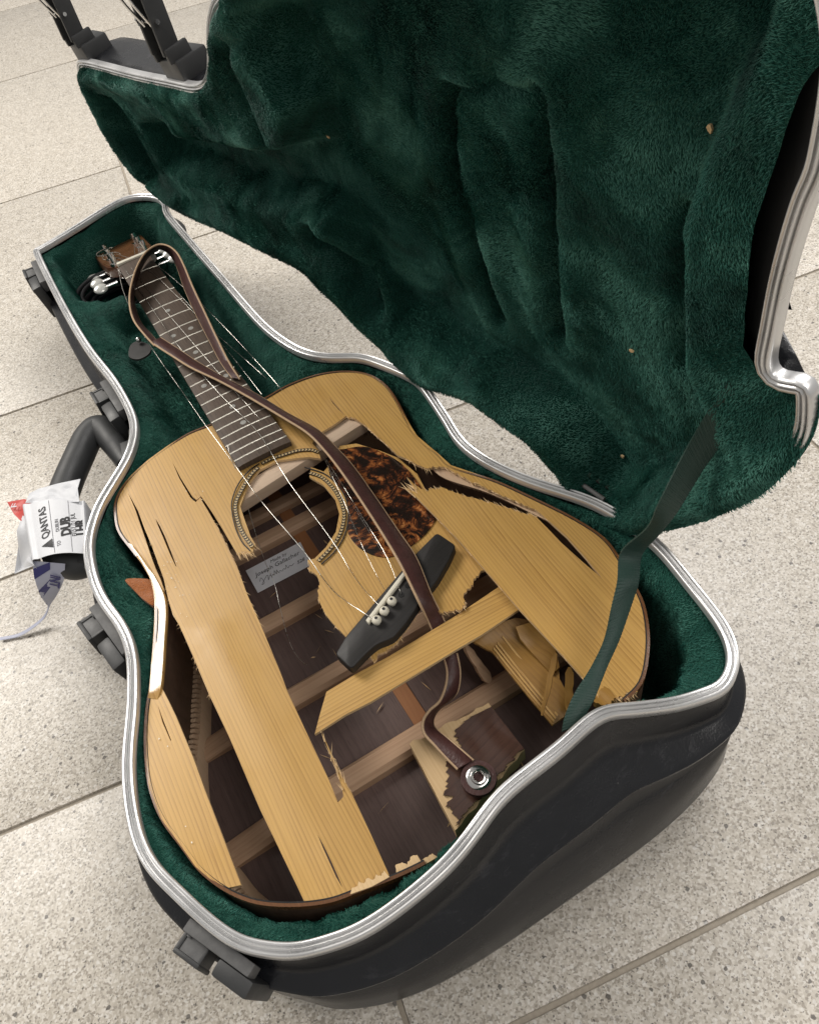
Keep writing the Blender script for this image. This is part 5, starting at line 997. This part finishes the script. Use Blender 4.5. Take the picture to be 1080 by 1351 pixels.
# ------------------------------------------------------------------ small things in and on the case
q = (-36, 50); P = []
r_ = random.Random(4)
for i in range(220):
    a = i / 220 * 2 * math.pi * 5.5; R0 = 48 + 6 * math.sin(a * .37) + 5 * math.sin(a * .21 + 1); P.append((q[0] + R0 * math.cos(a) * 1.0, q[1] + R0 * math.sin(a) * .95, -84 + 44 * (i / 220) + 3 * math.sin(a * .5)))
co = link('cable', wtube(P, 3.1, seg=10, name='cable'), M['rubber']); tag(co, 'coiled black cable in the head compartment of the case', 'cable')
cl = plate('cleaning_cloth', resample(catmull(D['cloth'], 5, True), 3, True), 5, M['cloth'], None, bow=lambda x, y: 4 * np.array([mnoise.noise(Vector((a * .06, b * .06, 1))) for a, b in zip(x, y)]), fine=3); tag(cl, 'orange cloth corner tucked between the guitar waist and the green lining', 'cloth')
for i, (c_, sz, lb) in enumerate([(D['chips'][i][0], s_, l_) for i, s_, l_ in ((0, 3.2, 'small pale wood chip in the lid lining left of the folds'), (1, 3.0, 'upright wood sliver high in the dark side of the lid lining'), (2, 8, 'largest tan wood chip on the lid lining above the webbing'), (3, 4, 'small diamond shaped wood chip just above the largest one'), (4, 2.4, 'tiny pale chip in the middle of the lid lining'), (5, 3, 'tiny curled chip low in the lid lining near the hinge'))]):
    a, b = c_; dd = float(dlid(np.array([[a, b]]))[0]) - 3.5; o_ = LW(a, b, dd); r2 = random.Random(50 + i); pts = []
    n_ = 6; ring = [(math.cos(k * 2 * math.pi / n_ + .3) * sz * r2.uniform(.5, 1.1), math.sin(k * 2 * math.pi / n_ + .3) * sz * .55 * r2.uniform(.6, 1.1)) for k in range(n_)]
    ra = r2.uniform(0, 3); ring = [(x * math.cos(ra) - y * math.sin(ra), x * math.sin(ra) + y * math.cos(ra)) for x, y in ring]
    X, Y, Z = Vector(HU), Vector(HW), Vector(-HN); Z = (Z + Vector((r2.uniform(-.3, .3), r2.uniform(-.3, .3), r2.uniform(-.3, .3)))).normalized()
    v = [(X * x + Y * y) * .001 + Z * .0006 for x, y in ring] + [(X * x + Y * y) * .001 - Z * .0006 for x, y in ring]
    f = [tuple(range(n_)), tuple(range(2 * n_ - 1, n_ - 1, -1))] + [(k, n_ + k, n_ + (k + 1) % n_, (k + 1) % n_) for k in range(n_)]
    me = fix_normals(mesh('wood_chip', v, f)); me.materials.append(M['raw']); o = bpy.data.objects.new('wood_chip', me); COL.objects.link(o); o.location = o_; tag(o, lb, 'wood chip', 'wood chips caught in the lid lining')

# airline tag folded round the handle
tagt = thing('baggage_tag', 'white airline baggage tag wrapped round the case handle', 'luggage tag', W((-205, -380, -20)))
def sheet(name, rowsA, rowsB, thick, mat_, parent, n=8): return link(name, ribbon_mesh(name, rowsA, rowsB, thick, n), mat_, parent)
F0, F1, F2, F3 = [np.array(q) for q in D['tag_face']]
# face curved round the handle: rows along the handle's length
def tagrow(k, off=0):   # k in 0..1 across the face (left edge to right edge)
    a = F0 + (F1 - F0) * k; b = F3 + (F2 - F3) * k; z = 7 * math.sin(math.pi * min(max(k, 0), 1.1) / 1.1) + off; return a + np.array([0, 0, z]), b + np.array([0, 0, z])
ks = [0, .15, .3, .5, .7, .85, 1.0, 1.07]
ra = [np.array([F0[0] - 2, F0[1], F0[2] - 26])] + [tagrow(k)[0] for k in ks] + [np.array([F1[0] + 3, F1[1], F1[2] - 24])]; rb = [np.array([F3[0] - 2, F3[1], F3[2] - 26])] + [tagrow(k)[1] for k in ks] + [np.array([F2[0] + 3, F2[1], F2[2] - 24])]
face = sheet('tag_face', ra, rb, .5, M['paper'], tagt, 6)
def on_tag(k, v_, lift=.6):
    a, b = tagrow(k); return Vector(W(a + (b - a) * v_)) + Vector((0, 0, lift * .001))
def tag_frame(k, v_):
    c = on_tag(k, v_); X = -(on_tag(k, v_ + .02) - on_tag(k, v_ - .02)).normalized(); Y = -(on_tag(k + .03, v_) - on_tag(k - .03, v_)); Z = X.cross(Y).normalized(); Y = Z.cross(X)
    if Z.z < 0: Z = -Z; Y = -Y
    return Matrix(((X.x, Y.x, Z.x, c.x), (X.y, Y.y, Z.y, c.y), (X.z, Y.z, Z.z, c.z), (0, 0, 0, 1)))
text_mesh('QANTAS', .0112, tag_frame(.37, .42), 'lettering', M['ink'], face, bold=.0002)
text_mesh('DUB', .0125, tag_frame(.75, .52), 'lettering', M['ink'], face, bold=.0006)
text_mesh('EI157 /21 JUL', .0058, tag_frame(.875, .48), 'lettering', M['ink'], face)
text_mesh('LHR', .0115, tag_frame(.985, .52), 'lettering', M['ink'], face, bold=.0006)
text_mesh('DUBLIN', .005, tag_frame(.60, .5), 'lettering', M['soft_ink'], face)
text_mesh('TO', .005, tag_frame(.60, .83), 'lettering', M['soft_ink'], face)
for k in (.50, .815):
    link('rule', tube_mesh([tuple(on_tag(k, v_, .5)) for v_ in np.linspace(.02, .98, 8)], .0002, 5, 'rule'), M['soft_ink'], face)
fm = tag_frame(.37, .84); v = [fm @ Vector((x * .001, y * .001, 0)) for x, y in ((-6, -6), (6, -6), (3, 6))]; tri = link('tail_mark', mesh('tail_mark', [tuple(q) for q in v], [(0, 1, 2)]), M['ink'], face)
U = D['tag_up']; up = plate('crumpled_fold', U, .6, M['paper'], tagt, bow=lambda x, y: 5 * np.array([mnoise.noise(Vector((a * .07, b * .07, 4))) + .6 * mnoise.noise(Vector((a * .17, b * .17, 2))) for a, b in zip(x, y)]), fine=3)
red = plate('red_corner', D['tag_red'], .5, M['red_tag'], tagt, bow=undul(2, .05, 61), fine=4)
RF, *_ = quad_frame([D['tag_red'][0], D['tag_red'][1], D['tag_red'][4], D['tag_red'][5]]); text_mesh('F', .014, RF @ Matrix.Translation((.0, .002, .0035)) @ Matrix.Rotation(math.radians(100), 4, 'Z'), 'lettering', M['paper'], red)
lf = plate('tag_flap', D['tag_left'], .5, M['paper'], tagt, fine=5)
bl = D['tag_blue']; bt = sheet('striped_tail', bl[0], bl[1], .5, M['pale_tag'], tagt, 8)
BA, BB = catmull(bl[0], 8), catmull(bl[1], 8)
def blue_pt(i, v_): 
    a = BA[int(i)]; b = BB[int(i)]; return np.array(W(a + (b - a) * v_)) + np.array([-.0002, -.0004, .0009])
for i0, i1 in ((0, 4), (9, 13), (16, 20)):
    v = [tuple(blue_pt(i0 + 3, 0.0)), tuple(blue_pt(i1 + 3, 0.0)), tuple(blue_pt(i1 - 2 if i1 > 4 else i1 - 1, .55)), tuple(blue_pt(max(i0 - 2, 0), .55))]; link('blue_stripe', mesh('blue_stripe', v, [(0, 1, 2, 3)]), M['blue_ink'], bt)
def blue_frame(i, v_):
    c = Vector(blue_pt(i, v_)); X = Vector(blue_pt(i + 2, v_) - blue_pt(i - 2, v_)).normalized(); Y = Vector(blue_pt(i, v_ + .1) - blue_pt(i, v_ - .1)); Z = X.cross(Y).normalized(); Y = Z.cross(X)
    if Z.z < 0: Z = -Z; Y = -Y
    c = c + Z * .0006
    return Matrix(((X.x, Y.x, Z.x, c.x), (X.y, Y.y, Z.y, c.y), (X.z, Y.z, Z.z, c.z), (0, 0, 0, 1)))
text_mesh('INT', .013, blue_frame(8, .70), 'lettering', M['blue_ink'], bt, bold=.0004); text_mesh('CO', .013, blue_frame(14, .38), 'lettering', M['blue_ink'], bt, bold=.0004)
